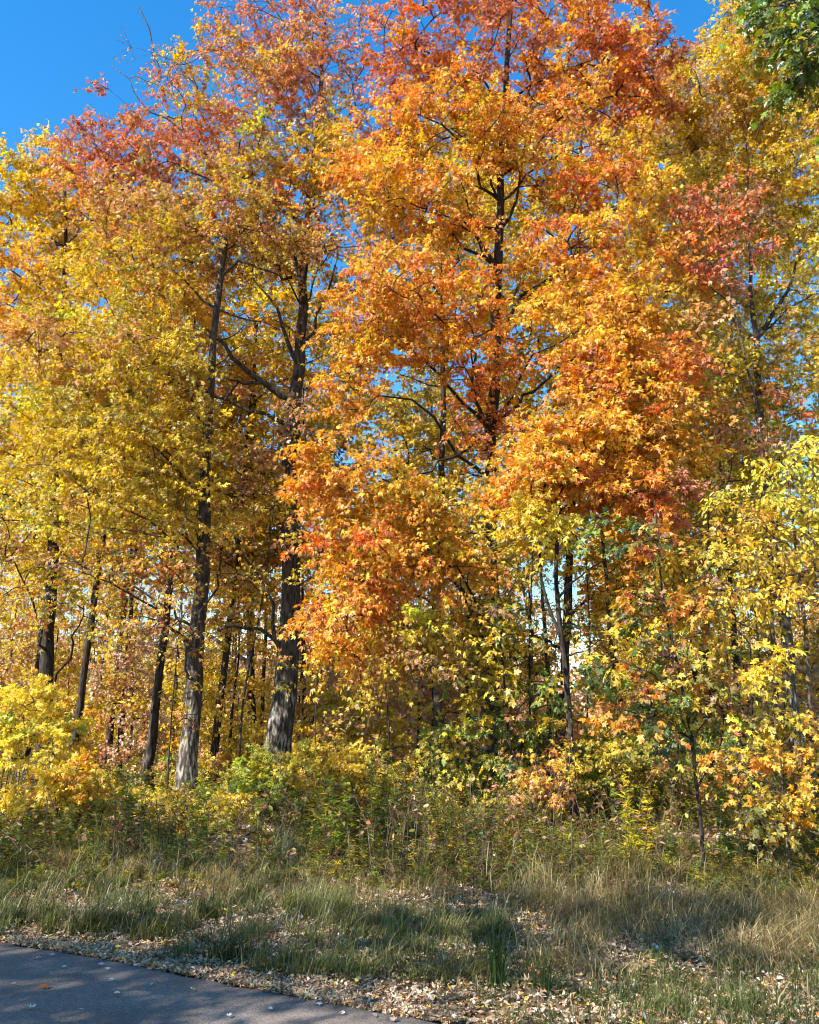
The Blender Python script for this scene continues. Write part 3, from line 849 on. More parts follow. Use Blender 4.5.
WHIPS = [(548, 780, 540, 560, 15.5, .05, 'vine', 'dark bare stem, the straighter of the two beside the blue gap under the amber maple'),
         (667, 800, 672, 640, 14.0, .022, 'gold', 'very thin bare stem just behind the sapling with green and red leaves'),
         (735, 810, 727, 660, 13.5, .024, 'vine', 'thin stem with a few green leaves under the yellow sprays'),
         (598, 800, 590, 640, 15.0, .02, 'mixed', 'thin stem with sparse orange leaves in the gap of the twin stem maple'),
         (470, 800, 463, 640, 15.2, .022, 'lime', 'thin stem with a few yellow leaves between slender dark maple and vines'),
         (525, 800, 530, 640, 14.6, .03, 'vine', 'crooked thin stem wrapped in leaves inside the vine tangle'),
         (760, 815, 752, 680, 12.6, .018, 'olive', 'whip thin stem at the edge of the maple sapling with gold leaves'),
         (168, 780, 178, 640, 17.0, .02, 'tan', 'whip thin stem standing at the left of the slim dark maple'),
         (240, 770, 262, 600, 17.5, .03, 'tan', 'curved thin stem between the slim dark maple and the scarred trunk'),
         (320, 790, 318, 640, 16.5, .018, 'olive', 'whip thin stem below the drooping orange boughs'),
         (378, 790, 384, 660, 16.0, .02, 'gold', 'thin pale stem before the slender dark maple'),
         (700, 790, 706, 600, 16.5, .03, 'gold', 'tall thin stem rising behind the drooping sapling')]
for i, (xa, ya, xb, yb, Y, r, pal, lab) in enumerate(WHIPS):
    rg = np.random.default_rng(1200 + i)
    a = P(xa, ya, Y); b = P(xb, yb, Y); top = b + (b - a) * .7
    a[2] = float(gz(a[0], Y)) - .05
    mid = (a + b) / 2 + np.array([rg.normal() * .10, 0, 0])
    bl = [dict(c=a + (top - a) * f + np.array([rg.normal() * .3, rg.normal() * .3, 0]), r=np.array([.55, .5, .4]), n=4, pal=pal, m=14, size=None, limb=True, spread=None, droop=None) for f in (.35, .52, .68, .84, 1.0)]
    make_tree('young_tree', lab, 'young tree', [a, mid, b, top], (r, r * .3), bl, seed=1200 + i, size=.09, spread=.36, droop=.4, bark=M_DARKBARK, limb_r=.012, twig=.003, flare=1.05, min_frac=.2, tw=5)

make_tree('grape_vine', 'curtain of wild vine with green and yellow leaves hanging over dark stems', 'vine',
          px_trunk([(525, 830), (512, 760), (505, 690), (500, 620), (496, 560)], 14.0), (0.03, 0.01),
          [blob(500, 620, 14, 34, 36, .6, 16, 'vine'), blob(480, 680, 14, 40, 36, .6, 18, 'vine'), blob(535, 700, 14, 36, 40, .6, 16, 'vine'), blob(500, 750, 14, 50, 36, .6, 18, 'vine'),
           blob(545, 770, 13.6, 34, 40, .5, 14, 'amber', m=14), blob(470, 780, 14, 40, 24, .5, 12, 'lime'), blob(495, 820, 13.6, 24, 30, .4, 10, 'vine', m=16), blob(560, 640, 14, 30, 30, .5, 8, 'mixed', m=16),
           blob(440, 740, 14, 36, 24, .5, 10, 'lime', m=24)],
          limbs=[L_(14, [(520, 815), (535, 780), (540, 740), (528, 690)], .03, .012), L_(14, [(515, 780), (548, 775), (560, 790), (572, 830)], .022, .01), L_(14, [(510, 740), (490, 770), (486, 800), (480, 835)], .016, .008),
                 L_(14, [(512, 760), (530, 730), (555, 745), (575, 760)], .016, .008)],
          seed=23, size=0.095, m=36, spread=0.34, droop=0.7, bark=M_DARKBARK, tmpl=T_BIG, limb_r=.012, flare=1.1, trunk_name='stem', crown='foliage', min_frac=.2)

#__BACK__
# ================================================================== TREES DEEPER IN THE WOOD
def wood_tree(label, px0, py0, px1, py1, Y, r, pal, seed, group=None, n=26, top=None, dens=60, bare=False):
    """trunk through two pixels, carried on up to a loose crown"""
    a = P(px0, py0, Y); b = P(px1, py1, Y)
    g = float(gz(a[0], Y)) - .08
    d = (b - a) / max(.1, (b[2] - a[2]))
    top = top or 14.0
    foot = a + d * (g - a[2]); foot[2] = g
    mid = b + d * 1.0
    tip = np.array([mid[0] + d[0] * (top - mid[2]) * 0.5, Y, top])
    z = lambda f: tip + (b - tip) * f
    bl = []
    rng = np.random.default_rng(seed + 900)
    for k, f in enumerate((0.0, 0.18, 0.36, 0.55, 0.75)):
        c = tip + (np.array([b[0], Y, max(3.2, b[2])]) - tip) * f
        w = (1.4, 2.3, 2.7, 2.5, 1.8)[k]
        c = c + np.array([rng.normal() * .7, rng.normal() * .5, 0])
        bl.append(dict(c=c, r=np.array([w, w * .8, top * .10]), n=n, pal=pal, m=dens, size=None, limb=True, spread=None, droop=None))
    return make_tree('maple_tree', label, 'tree', [foot, a if a[2] > foot[2] + .3 else foot + (b - foot) * .4, b, mid, tip], (r, r * .16), bl, seed=seed, group=group, size=0.15, tmpl=T_FAR,
                     spread=.8, bark=M_DARKBARK, tw=5, limb_r=.035, min_frac=.3)


wood_tree('leaning dark tree just beside the thick trunk of the bright yellow maple', 80, 700, 106, 520, 27, .15, 'gold', 31)
wood_tree('dark tree with plain slightly leaning trunk between yellow bush and slim dark maple', 150, 755, 168, 600, 24, .17, 'tan', 32)
wood_tree('dark leaning trunk standing between the slim dark maple and the scarred one', 212, 770, 231, 615, 25, .15, 'gold', 33)
wood_tree('thin tree with short leaning trunk amid tan leaves', 118, 660, 130, 560, 30, .13, 'far', 34)
wood_tree('dark trunk behind the drooping wine red sapling', 626, 765, 614, 660, 24, .15, 'amber', 35)
wood_tree('narrow trunk just beside a darker one behind the sapling', 645, 765, 638, 690, 28, .13, 'gold', 36)
wood_tree('dark tree behind the yellow sprays', 742, 740, 733, 620, 25, .17, 'gold', 37)
wood_tree('thin stem seen behind the pale scarred trunk', 305, 720, 303, 620, 27, .10, 'far', 38)

make_tree('maple_tree', 'wide yellow maple showing through the gaps behind the big orange crown', 'tree',
          px_trunk([(560, 765), (566, 640), (572, 500), (578, 350), (580, 200), (582, 120)], 25.5), (.19, .03),
          [blob(px, py, 25.5 + dy, rx, ry, 2.2, n, pal, m=80) for px, py, dy, rx, ry, n, pal in (
              (490, 190, -1, 50, 45, 30, 'yellow'), (475, 250, 0, 50, 40, 26, 'gold'), (530, 330, 0, 50, 45, 26, 'gold'), (580, 150, 0, 70, 50, 40, 'gold'), (510, 210, .5, 60, 50, 34, 'gold'), (640, 230, .5, 70, 55, 40, 'olive'), (560, 300, 0, 80, 55, 44, 'yellow'), (460, 300, 1, 60, 50, 30, 'olive'),
              (650, 340, 0, 70, 50, 40, 'olive'), (540, 400, -.5, 80, 50, 40, 'gold'), (640, 440, 0, 80, 50, 40, 'olive'), (600, 90, 0, 70, 40, 24, 'gold'), (480, 120, 1, 60, 50, 24, 'gold'), (400, 300, 2, 60, 50, 24, 'olive'), (440, 450, 1, 60, 50, 30, 'olive'), (430, 560, 1, 70, 50, 30, 'gold'), (530, 500, -.5, 60, 45, 26, 'gold'), (400, 380, 2, 60, 45, 26, 'olive'), (690, 540, 0, 70, 40, 26, 'gold'))],
          seed=41, size=.155, tmpl=T_FAR, spread=.95, bark=M_DARKBARK, tw=5)
make_tree('maple_tree', 'gold maple filling the space behind the forked limbs', 'tree',
          px_trunk([(252, 745), (250, 640), (252, 500), (255, 350), (258, 220)], 27), (.17, .03),
          [blob(px, py, 27 + dy, rx, ry, 2.2, n, pal, m=80) for px, py, dy, rx, ry, n, pal in (
              (260, 250, 0, 70, 45, 36, 'gold'), (190, 300, .5, 60, 45, 30, 'yellow'), (270, 350, 1, 50, 34, 20, 'yellow'), (180, 400, 0, 70, 45, 34, 'gold'), (260, 480, 0, 70, 45, 34, 'gold'),
              (110, 330, .5, 70, 60, 50, 'yellow'), (90, 450, 0, 80, 55, 50, 'gold'), (60, 380, 1, 80, 60, 44, 'yellow'), (30, 520, 0, 80, 50, 40, 'gold'), (130, 260, 0, 60, 40, 34, 'yellow'), (200, 460, 0, 60, 40, 34, 'gold'), (310, 440, 1, 40, 50, 20, 'gold'), (300, 300, 1, 40, 40, 16, 'gold'), (180, 540, 0, 90, 40, 34, 'far'), (300, 560, 0, 60, 45, 26, 'tan'))],
          seed=42, size=.155, tmpl=T_FAR, spread=.95, bark=M_DARKBARK, tw=5)
make_tree('maple_tree', 'olive maple behind the yellow olive one with the broken limb', 'tree',
          px_trunk([(705, 750), (706, 640), (708, 500), (712, 350), (715, 250), (718, 150)], 28), (.17, .03),
          [blob(px, py, 28 + dy, rx, ry, 2.2, n, pal, m=80) for px, py, dy, rx, ry, n, pal in (
              (720, 280, 0, 60, 50, 34, 'olive'), (790, 330, .5, 60, 50, 30, 'olive'), (690, 400, 1, 60, 50, 30, 'olive'), (770, 440, 0, 80, 50, 36, 'gold'), (700, 120, 0, 55, 50, 34, 'yellow'), (780, 110, 0, 60, 60, 40, 'yellow'), (760, 200, 0, 60, 50, 30, 'yellow'), (820, 230, 0, 50, 60, 26, 'olive'), (700, 520, 0, 70, 45, 30, 'gold'), (790, 540, 0, 70, 50, 30, 'far'))],
          seed=43, size=.155, tmpl=T_FAR, spread=.95, bark=M_DARKBARK, tw=5)

far_proto = []
for k, pal in enumerate(('gold', 'far', 'amber')):
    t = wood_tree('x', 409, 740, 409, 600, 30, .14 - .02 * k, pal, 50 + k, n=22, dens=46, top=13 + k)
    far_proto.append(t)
rng = np.random.default_rng(77)
FAR_LABEL = ['gold leaved tree deep in the wood behind the front maples', 'thin tan leaved tree deep in the wood behind the front maples', 'amber leaved tree deep in the wood behind the front maples']
spots = []
for row, (Y, n) in enumerate(((31, 7), (38, 11), (47, 14))):
    for i in range(n):
        px = -60 + (i + .5 + rng.uniform(-.3, .3)) * 940 / n
        px += 62 if 540 < px < 602 else 0
        spots.append((px, Y + rng.uniform(-2.5, 2.5)))
for i, (px, Y) in enumerate(spots):
    k = i % 3 if i < 3 else int(rng.integers(0, 3))
    o = far_proto[k] if i < 3 else copy_tree(far_proto[k])
    x = P(px, 740, Y)[0]
    o.location = (x, Y, float(gz(x, Y)) - .08)
    o.rotation_euler = (0, 0, rng.uniform(0, 6.28))
    s = rng.uniform(.75, 1.0)
    o.scale = (s, s, s)
    tag(o, FAR_LABEL[k], 'tree', 'trees deep in the wood')

sap = []
for k, pal in enumerate(('far', 'pinkfar', 'gold')):
    rg = np.random.default_rng(70 + k)
    b0 = np.array([0, 30.0, float(gz(0, 30))])
    bl = [dict(c=b0 + np.array([rg.normal() * .5, rg.normal() * .5, z_]), r=np.array([w_, w_, .9]), n=n_, pal=pal, m=50, size=None, limb=True, spread=None, droop=None)
          for z_, w_, n_ in ((1.2, 1.5, 24), (2.4, 1.7, 28), (3.6, 1.6, 26), (4.8, 1.2, 18), (5.8, .8, 8))]
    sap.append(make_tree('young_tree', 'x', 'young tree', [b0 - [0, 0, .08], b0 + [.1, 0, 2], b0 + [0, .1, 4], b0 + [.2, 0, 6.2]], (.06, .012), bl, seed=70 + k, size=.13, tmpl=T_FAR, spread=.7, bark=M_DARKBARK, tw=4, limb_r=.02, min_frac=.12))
SAP_LABEL = ['brown gold young tree low between the far trunks', 'pinkish tan young tree low between the far trunks', 'gold young tree low between the far trunks']
si = 0
for Y, n, in ((26, 9), (33, 14), (42, 17), (52, 20)):
    for i in range(n):
        px = -60 + (i + .5 + rng.uniform(-.4, .4)) * 940 / n
        yy = Y + rng.uniform(-3, 3)
        k = si if si < 3 else int(rng.integers(0, 3))
        o = sap[k] if si < 3 else copy_tree(sap[k])
        if 545 < px < 600:
            px += 60
        x = P(px, 740, yy)[0]
        s = rng.uniform(.6, 1.0) * (1 if Y < 40 else 1.15)
        o.location = (x, yy, float(gz(x, yy)) - .05); o.scale = (s, s, s); o.rotation_euler = (0, 0, rng.uniform(0, 6.28))
        tag(o, SAP_LABEL[k], 'young tree', 'young trees deep in the wood')
        si += 1
# the far edge of the wood: one mass of leaves with thin stems
rg = np.random.default_rng(88)
nst = 330
fy = rg.uniform(60, 105, nst); fx = rg.uniform(-1, 1, nst) * (fy * .56 + 6); fh = rg.uniform(8, 15.5, nst)
gap_ = np.abs(fx / fy - .185) < .045
fh = np.where(gap_, fh * .42, fh)
sv, sf = tubes(np.stack([np.stack([fx, fy, gz(fx, fy) - .1], 1), np.stack([fx + rg.normal(size=nst) * .3, fy, fh * .5], 1), np.stack([fx + rg.normal(size=nst) * .6, fy, fh], 1)], 1), np.tile([[.12, .08, .02]], (nst, 1)), 5)
dw = thing('distant_woods', 'tan and gold mass of woods closing the view far beyond the trunks', 'woods', (0, 0, 0)); dw['kind'] = 'stuff'
link('stems', mesh_np('stems', sv, sf, M_BARK), dw)
nlv = 150000
k = rg.integers(0, nst, nlv)
u = unit(rg.normal(size=(nlv, 3))) * rg.uniform(0, 1, (nlv, 1)) ** .45
pz = np.stack([fx[k], fy[k], fh[k] * .5], 1) + u * np.stack([fh[k] * .36, fh[k] * .36, fh[k] * .5], 1)
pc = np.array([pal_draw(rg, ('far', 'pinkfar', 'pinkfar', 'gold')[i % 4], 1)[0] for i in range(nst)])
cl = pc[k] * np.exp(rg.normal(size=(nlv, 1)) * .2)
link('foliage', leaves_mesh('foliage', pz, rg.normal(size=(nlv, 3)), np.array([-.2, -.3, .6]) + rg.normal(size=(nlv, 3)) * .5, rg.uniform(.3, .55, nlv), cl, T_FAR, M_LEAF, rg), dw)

# trees along the other side of the path, left of and behind the camera: they throw the shade on the path
shade = None
for i, (x, y, s, rz) in enumerate(((-8.9, 1.3, .9, 1.2), (-13.5, 4.2, 1.0, 2.1), (-5.2, -3.2, .92, 4.0), (-13.0, -2.5, 1.0, 5.2))):
    o = copy_tree(far_proto[0])
    o.location = (x, y, float(gz(x, y)) - .08)
    o.rotation_euler = (0, 0, rz); o.scale = (s, s, s)
    tag(o, 'gold leaved tree across the path that shades the asphalt', 'tree', 'trees across the path')

#__LOW__
# ================================================================== UNDERGROWTH
def shrub(name, label, px, Y, w, h, pal, n, seed, size=.062, m=66, tmpl=T_MAPLE, spread=.3, cat='shrub', group=None, mat=None, stems=6, lift=.35):
    """w, h in metres; several stems from one foot"""
    x = P(px, 760, Y)[0]
    g = float(gz(x, Y))
    rng = np.random.default_rng(seed)
    bl = []
    for k in range(3):
        c = np.array([x + rng.uniform(-.28, .28) * w, Y + rng.uniform(-.2, .2) * w, g + h * (lift + .22 + .12 * k)])
        bl.append(dict(c=c, r=np.array([w * .38, w * .32, h * .30]), n=n // 3, pal=pal, m=m, size=size, limb=False, spread=spread, droop=.2))
    limbs = []
    for k in range(stems):
        a = rng.uniform(0, 6.28); q = rng.uniform(.5, 1) * w * .42
        e = np.array([x + math.cos(a) * q, Y + math.sin(a) * q * .8, g + h * rng.uniform(.6, .95)])
        s = np.array([x, Y, g + .03])
        limbs.append((np.array([s, s + (e - s) * .4 + np.array([0, 0, .12 * h]), e]), .012, .004))
    return make_tree(name, label, cat, [(x, Y, g - .05), (x + .02, Y, g + h * .4), (x - .03, Y, g + h * .8)], (.018, .006), bl, limbs=limbs, seed=seed, group=group, mat=mat, size=size, tmpl=tmpl,
                     bark=M_STEM, tw=4, twig=.002, flare=1.0, trunk_name='stem', crown='foliage', spread=spread)


shrub('yellow_bush', 'bright golden yellow bush at the edge of the wood beneath the yellow maple', 8, 15.5, 2.3, 2.3, 'bright', 70, 101, m=102, lift=.35)
shrub('young_bush', 'small bush with lemon and orange leaves above the tall weeds', 60, 13.6, 1.3, 1.05, 'yellow', 40, 102, m=57, size=.08)
shrub('leafy_bush', 'bright lime yellow bush at the foot of the pale scarred trunk', 276, 14.4, 1.5, 1.15, 'lime', 56, 103, m=85)
shrub('low_bush', 'broad low bush with pale yellow green leaves before the slim dark maple', 105, 14.2, 2.0, .55, 'lime', 30, 104, m=68)
shrub('leafy_bush', 'mid height bush with dull gold leaves between scarred trunk and vines', 352, 14.8, 2.0, .95, 'olive', 60, 105, m=74)  # duller leaf mixes in this bush band stand for weaker light
shrub('leafy_bush', 'loose yellow green bush standing behind the slender dark maple trunk', 405, 15.6, 2.0, 1.25, 'floor', 44, 106, m=68)
shrub('leafy_bush', 'sunlit yellow green bush between the twin stem maple and the sapling', 605, 14.8, 2.4, 1.35, 'lime', 80, 107, m=81)
shrub('low_bush', 'low sunny bush with yellow and brown leaves behind the sapling', 670, 14.6, 1.7, 1.0, 'floor', 30, 108, m=68)
shrub('leafy_bush', 'rounded olive gold bush under the yellow sprays', 800, 13.6, 2.3, 1.4, 'floor', 66, 109, m=78)
shrub('leafy_bush', 'olive green bush behind the maple sapling with gold leaves', 740, 14.5, 2.0, 1.2, 'floor', 50, 110, m=71)
shrub('tangled_bush', 'brown tangled bush with few leaves beneath the vines', 545, 13.2, 1.7, 1.2, 'tan', 40, 111, m=37, stems=16)
shrub('tangled_bush', 'brown and olive brush at the foot of the slim dark maple', 222, 13.4, 1.6, .6, 'olive', 40, 112, m=57, stems=10)
shrub('wild_shrub', 'low olive brown shrub deep under the leaning dark trunks', 100, 19.5, 2.4, .8, 'floor', 34, 113, m=74, size=.08)
shrub('wild_shrub', 'low olive shrub behind the two dark leaning trunks', 195, 21, 2.6, .9, 'floor', 36, 114, m=74, size=.08)
shrub('wild_shrub', 'olive shrub filling the gap behind the drooping orange boughs', 380, 21, 3.4, 2.6, 'olive', 66, 115, m=78, size=.08)
shrub('wild_shrub', 'tan shrub behind the vine curtain', 520, 21, 3.0, 2.6, 'pinkfar', 60, 116, m=68, size=.08)
shrub('wild_shrub', 'golden shrub in front of the dark trunks by the sapling', 650, 21, 3.0, 2.4, 'gold', 60, 117, m=74, size=.08)
shrub('wild_shrub', 'pinkish tan shrub beside the trunk with the broken limb', 770, 22.5, 3.2, 3.0, 'pinkfar', 60, 118, m=74, size=.08)
shrub('wild_shrub', 'gold shrub at the foot of the thick dark trunk', 20, 20.5, 3.0, 2.6, 'gold', 60, 119, m=74, size=.08)
shrub('wild_shrub', 'yellow shrub deep behind the pale scarred trunk', 285, 24, 3.2, 1.7, 'gold', 60, 120, m=74, size=.085)

# low leaf-growing stuff filling the wood floor
def weeds(name, label, xs, ys, hs, pal, seed, nl=34, size=.10, tmpl=T_NARROW, mat=M_GRASS, up=.35):
    rng = np.random.default_rng(seed)
    n = len(xs)
    g = gz(xs, ys)
    base = np.stack([xs, ys, g], 1)
    lean = rng.normal(size=(n, 3)) * np.array([.16, .16, 0])
    top = base + np.array([0, 0, 1.0]) * hs[:, None] + lean * hs[:, None]
    mid = base + (top - base) * .5 - lean * (hs * .18)[:, None]
    sv, sf = tubes(np.stack([base - np.array([0, 0, .02]), mid, top], 1), np.tile([[.0045, .0035, .0015]], (n, 1)), 3)
    pc = pal_draw(rng, pal, n)
    k = np.repeat(np.arange(n), nl)
    t = rng.uniform(.12, 1, len(k))
    p = ((1 - t) ** 2)[:, None] * base[k] + (2 * t * (1 - t))[:, None] * mid[k] + (t * t)[:, None] * top[k]
    a = rng.uniform(0, 6.283, len(k))
    ax = np.stack([np.cos(a), np.sin(a), rng.normal(size=len(k)) * .35 + up], 1)
    nr = np.stack([-np.cos(a) * .4, -np.sin(a) * .4, np.ones(len(k))], 1) + rng.normal(size=(len(k), 3)) * .3
    s = size * rng.uniform(.5, 1.3, len(k)) * (1.15 - .5 * t)
    col = np.where(rng.uniform(size=(len(k), 1)) < .7, pc[k], pal_draw(rng, pal, len(k))) * np.exp(rng.normal(size=(len(k), 1)) * .2)
    return (sv, sf, pc), (p, ax, nr, s, col), rng


def weed_stuff(name, label, xs, ys, hs, pal, seed, **kw):
    (sv, sf, pc), (p, ax, nr, s, col), rng = weeds(name, label, xs, ys, hs, pal, seed, **kw)
    root = thing(name, label, 'weeds', (0, 0, 0)); root['kind'] = 'stuff'
    link('stalks', mesh_np('stalks', sv, sf, M_STEM), root)
    link('foliage', leaves_mesh('foliage', p, ax, nr, s, col, kw.get('tmpl', T_NARROW), M_GRASS, rng), root)
    return root


rng = np.random.default_rng(300)
n = 3000
ys = 10.2 + 4.8 * rng.uniform(0, 1, n) ** .85; xs = rng.uniform(-1, 1, n) * (.53 * ys + .6)
xr = rng.uniform(2.6, 6.0, 380); yr = rng.uniform(9.4, 11.2, 380)
xs = np.concatenate([xs, xr]); ys = np.concatenate([ys, yr]); n = len(xs)
hs = rng.uniform(.2, .66, n) * np.maximum(sstep(9.6, 11.6, ys), .85 * (xs > 2.6)) * (1 + .5 * wob(xs, ys, 1.3, 4)) * np.where(rng.uniform(size=n) < .06, 1.5, 1)
gap = wob(xs, ys, 1.05, 21) + .5 * wob(xs, ys, 2.9, 8) > -.42
hs = hs * (.8 + .45 * np.clip(wob(xs, ys, .8, 31), -1, 1))
xs, ys, hs = xs[gap], ys[gap], hs[gap]
weed_stuff('tall_weeds', 'belt of tall olive and gold weeds along the edge of the wood', xs, ys, hs, 'bank', 301, nl=52, size=.092)
n = 2300
ys = 15.5 + rng.uniform(0, 1, n) ** 1.3 * 24; xs = rng.uniform(-1, 1, n) * (.53 * ys + .6)
hs = rng.uniform(.2, .5, n) * (1 + .6 * sstep(19, 25, ys))
weed_stuff('undergrowth', 'low yellow green undergrowth covering the floor between the trunks', xs, ys, hs, 'floor', 302, nl=34, size=.14, tmpl=T_OVAL)

# arching brown canes and dead stalks tangled through the belt
rng = np.random.default_rng(330)
n = 230
ys = rng.uniform(10.3, 14.5, n); xs = rng.uniform(-1, 1, n) * (.5 * ys + .6)
a = rng.uniform(0, 6.283, n); Lh = rng.uniform(.3, 1.1, n); hh = rng.uniform(.35, 1.0, n)
e = np.stack([np.cos(a) * Lh, np.sin(a) * Lh * .7, np.zeros(n)], 1)
b0 = np.stack([xs, ys, gz(xs, ys) - .02], 1)
z1 = np.array([0, 0, 1.0])
drop = rng.uniform(.1, .95, n)
pts = np.stack([b0, b0 + e * .18 + z1 * (hh * .7)[:, None], b0 + e * .5 + z1 * hh[:, None], b0 + e * .85 + z1 * (hh * (1 - drop * .35))[:, None], b0 + e * 1.15 + z1 * (hh * (1 - drop * .8))[:, None]], 1)
sv, sf = tubes(pts, np.tile([[.0055, .005, .004, .003, .0015]], (n, 1)), 4)
br = thing('bramble_canes', 'tangle of arching brown bramble canes and dead stalks in the weed belt', 'brambles', (0, 0, 0)); br['kind'] = 'stuff'
link('canes', mesh_np('canes', sv, sf, M_STEM), br)
k = np.repeat(np.arange(n), 9); q = rng.integers(1, 4, len(k)); f = rng.uniform(0, 1, (len(k), 1))
pp = pts[k, q] * (1 - f) + pts[k, q + 1] * f
ax = np.stack([rng.normal(size=len(k)), rng.normal(size=len(k)), -.3 + .4 * rng.normal(size=len(k))], 1)
col = tint(rng, ['BR', 'OL', 'T', 'R', 'GR', 'DB'], [3, 2, 2, .7, 2, 2], len(k))
link('foliage', leaves_mesh('foliage', pp, ax, np.array([-.2, -.2, .7]) + rng.normal(size=(len(k), 3)) * .5, rng.uniform(.04, .09, len(k)), col, T_OVAL, M_LEAF, rng), br)

# goldenrods that stand out one by one
GOLD = [(322, 12.0, 1.05, 'pale goldenrod with yellowing top leaves, leftmost of the pair before the scarred trunk'), (343, 11.7, .95, 'goldenrod with bleached lower leaves, rightmost of the pair before the scarred trunk'),
        (398, 11.8, 1.15, 'bushy green gold goldenrod in the middle of the weed belt'), (375, 12.1, 1.0, 'slender goldenrod just beside the bushy green gold one'),
        (637, 11.4, .95, 'pale green goldenrod standing alone above the dry tan grass'), (205, 11.8, 1.0, 'dark green goldenrod in the shade below the slim dark maple'),
        (740, 11.3, .9, 'dark green goldenrod in the shade by the maple sapling'), (120, 12.0, 1.0, 'olive goldenrod in the weeds below the lemon bush')]
for i, (px, Y, h, lab) in enumerate(GOLD):
    r = np.random.default_rng(400 + i)
    x = P(px, 880, Y)[0]
    k = 5
    xs = x + r.normal(size=k) * .09; ys = Y + r.normal(size=k) * .09
    pal = 'green' if 'dark green' in lab else ('bank' if i in (2, 7) else 'lime')
    (sv, sf, pc), (p, ax, nr, s, col), rg = weeds('', '', xs, ys, h * r.uniform(.8, 1.1, k), pal, 410 + i, nl=70, size=.13)
    org = np.array([x, Y, float(gz(x, Y))])
    root = thing('goldenrod_plant', lab, 'plant', org, 'goldenrods in the weed belt')
    link('stem', mesh_np('stem', sv - org, sf, M_STEM), root)
    link('foliage', leaves_mesh('foliage', p - org, ax, nr, s, col, T_NARROW, M_GRASS, rg), root)


# grass
def blades(name, roots, h, w, col, rng, lean=.35, wind=(0.15, 0.0), ang=None):
    n = len(roots)
    bend0 = np.minimum(np.abs(rng.normal(size=n)) * lean + .12, rng.uniform(.85, 1.15, n))
    a = rng.uniform(0, 6.283, n) if ang is None else ang + rng.normal(size=n) * .7
    d = np.stack([np.cos(a), np.sin(a), np.zeros(n)], 1)
    side = np.stack([-np.sin(a), np.cos(a), np.zeros(n)], 1) * w[:, None] * .5
    bend = bend0
    d = d + np.array([wind[0], wind[1], 0])
    out = []
    for t, ww in ((0, 1.0), (.4, .95), (.75, .6)):
        c = roots + np.array([0, 0, 1.0]) * (h * (t - .35 * bend * t * t))[:, None] + d * (h * bend * t * t)[:, None]
        out += [c - side * ww, c + side * ww]
    out.append(roots + np.array([0, 0, 1.0]) * (h * (1 - .42 * bend - .25 * bend ** 2))[:, None] + d * (h * bend * 1.05)[:, None])
    v = np.stack(out, 1)
    o = (np.arange(n) * 7)[:, None]
    return mesh_np(name, v.reshape(-1, 3), [np.vstack([o + np.array([[0, 1, 3, 2]]), o + np.array([[2, 3, 5, 4]])]), o + np.array([[4, 5, 6]])], M_GRASS, np.repeat(col, 7, axis=0))


def tuft_roots(rng, cx, cy, n, r):
    k = rng.integers(0, len(cx), n)
    rr = r[k] if np.ndim(r) else r
    x = cx[k] + rng.normal(size=n) * rr; y = cy[k] + rng.normal(size=n) * rr
    return np.stack([x, y, gz(x, y) - .01], 1), k


# green verge grass behind the path edge
rng = np.random.default_rng(500)
nc = 520
px = rng.uniform(-60, 500, nc); py = 955 - 74 * rng.uniform(0, 1, nc) + .075 * px * (px > 0) - .012 * np.maximum(px - 260, 0)
pts = np.array([on_ground(a, b) for a, b in zip(px, py)])
dd = edge_dist(pts[:, 0], pts[:, 1])
ok = (dd > .3) & (rng.uniform(size=nc) < .35 + .65 * sstep(-.35, .25, wob(pts[:, 0], pts[:, 1], 2.1, 12)))
cx, cy = pts[ok, 0], pts[ok, 1]
nt_ = len(cx)
wgt = rng.lognormal(0, .7, nt_); wgt /= wgt.sum()
k = rng.choice(nt_, 24000, p=wgt)
rad_ = rng.uniform(.03, .09, nt_)
x = cx[k] + rng.normal(size=len(k)) * rad_[k]; y = cy[k] + rng.normal(size=len(k)) * rad_[k]
keep = edge_dist(x, y) > .12
x, y, k = x[keep], y[keep], k[keep]
roots = np.stack([x, y, gz(x, y) - .01], 1)
th = np.clip(rng.lognormal(-1.68, .42, nt_), .07, .36) * np.where(cx > -.6, .7, 1)
tcol = tint(rng, [(.085, .090, .020), (.12, .12, .028), (.19, .16, .05), (.055, .065, .018)], [4, 4, 2.4, 2], nt_)
col = np.where(rng.uniform(size=(len(k), 1)) < .72, tcol[k], tint(rng, [(.17, .155, .06), (.34, .29, .17), (.08, .10, .03)], [3, 1.6, 3], len(k))) * np.exp(rng.normal(size=(len(k), 1)) * .2)
tag(link('verge_grass', blades('verge_grass', roots, th[k] * rng.lognormal(-.25, .32, len(k)), rng.uniform(.0035, .0085, len(k)), col, rng, lean=.85, wind=(.1, -.1), ang=rng.uniform(-1.2, 1.4, nt_)[k] + np.where(rng.uniform(size=len(k)) < .35, 2.5, 0))),
    'long green grass growing along the edge of the asphalt', 'grass', kind='stuff')
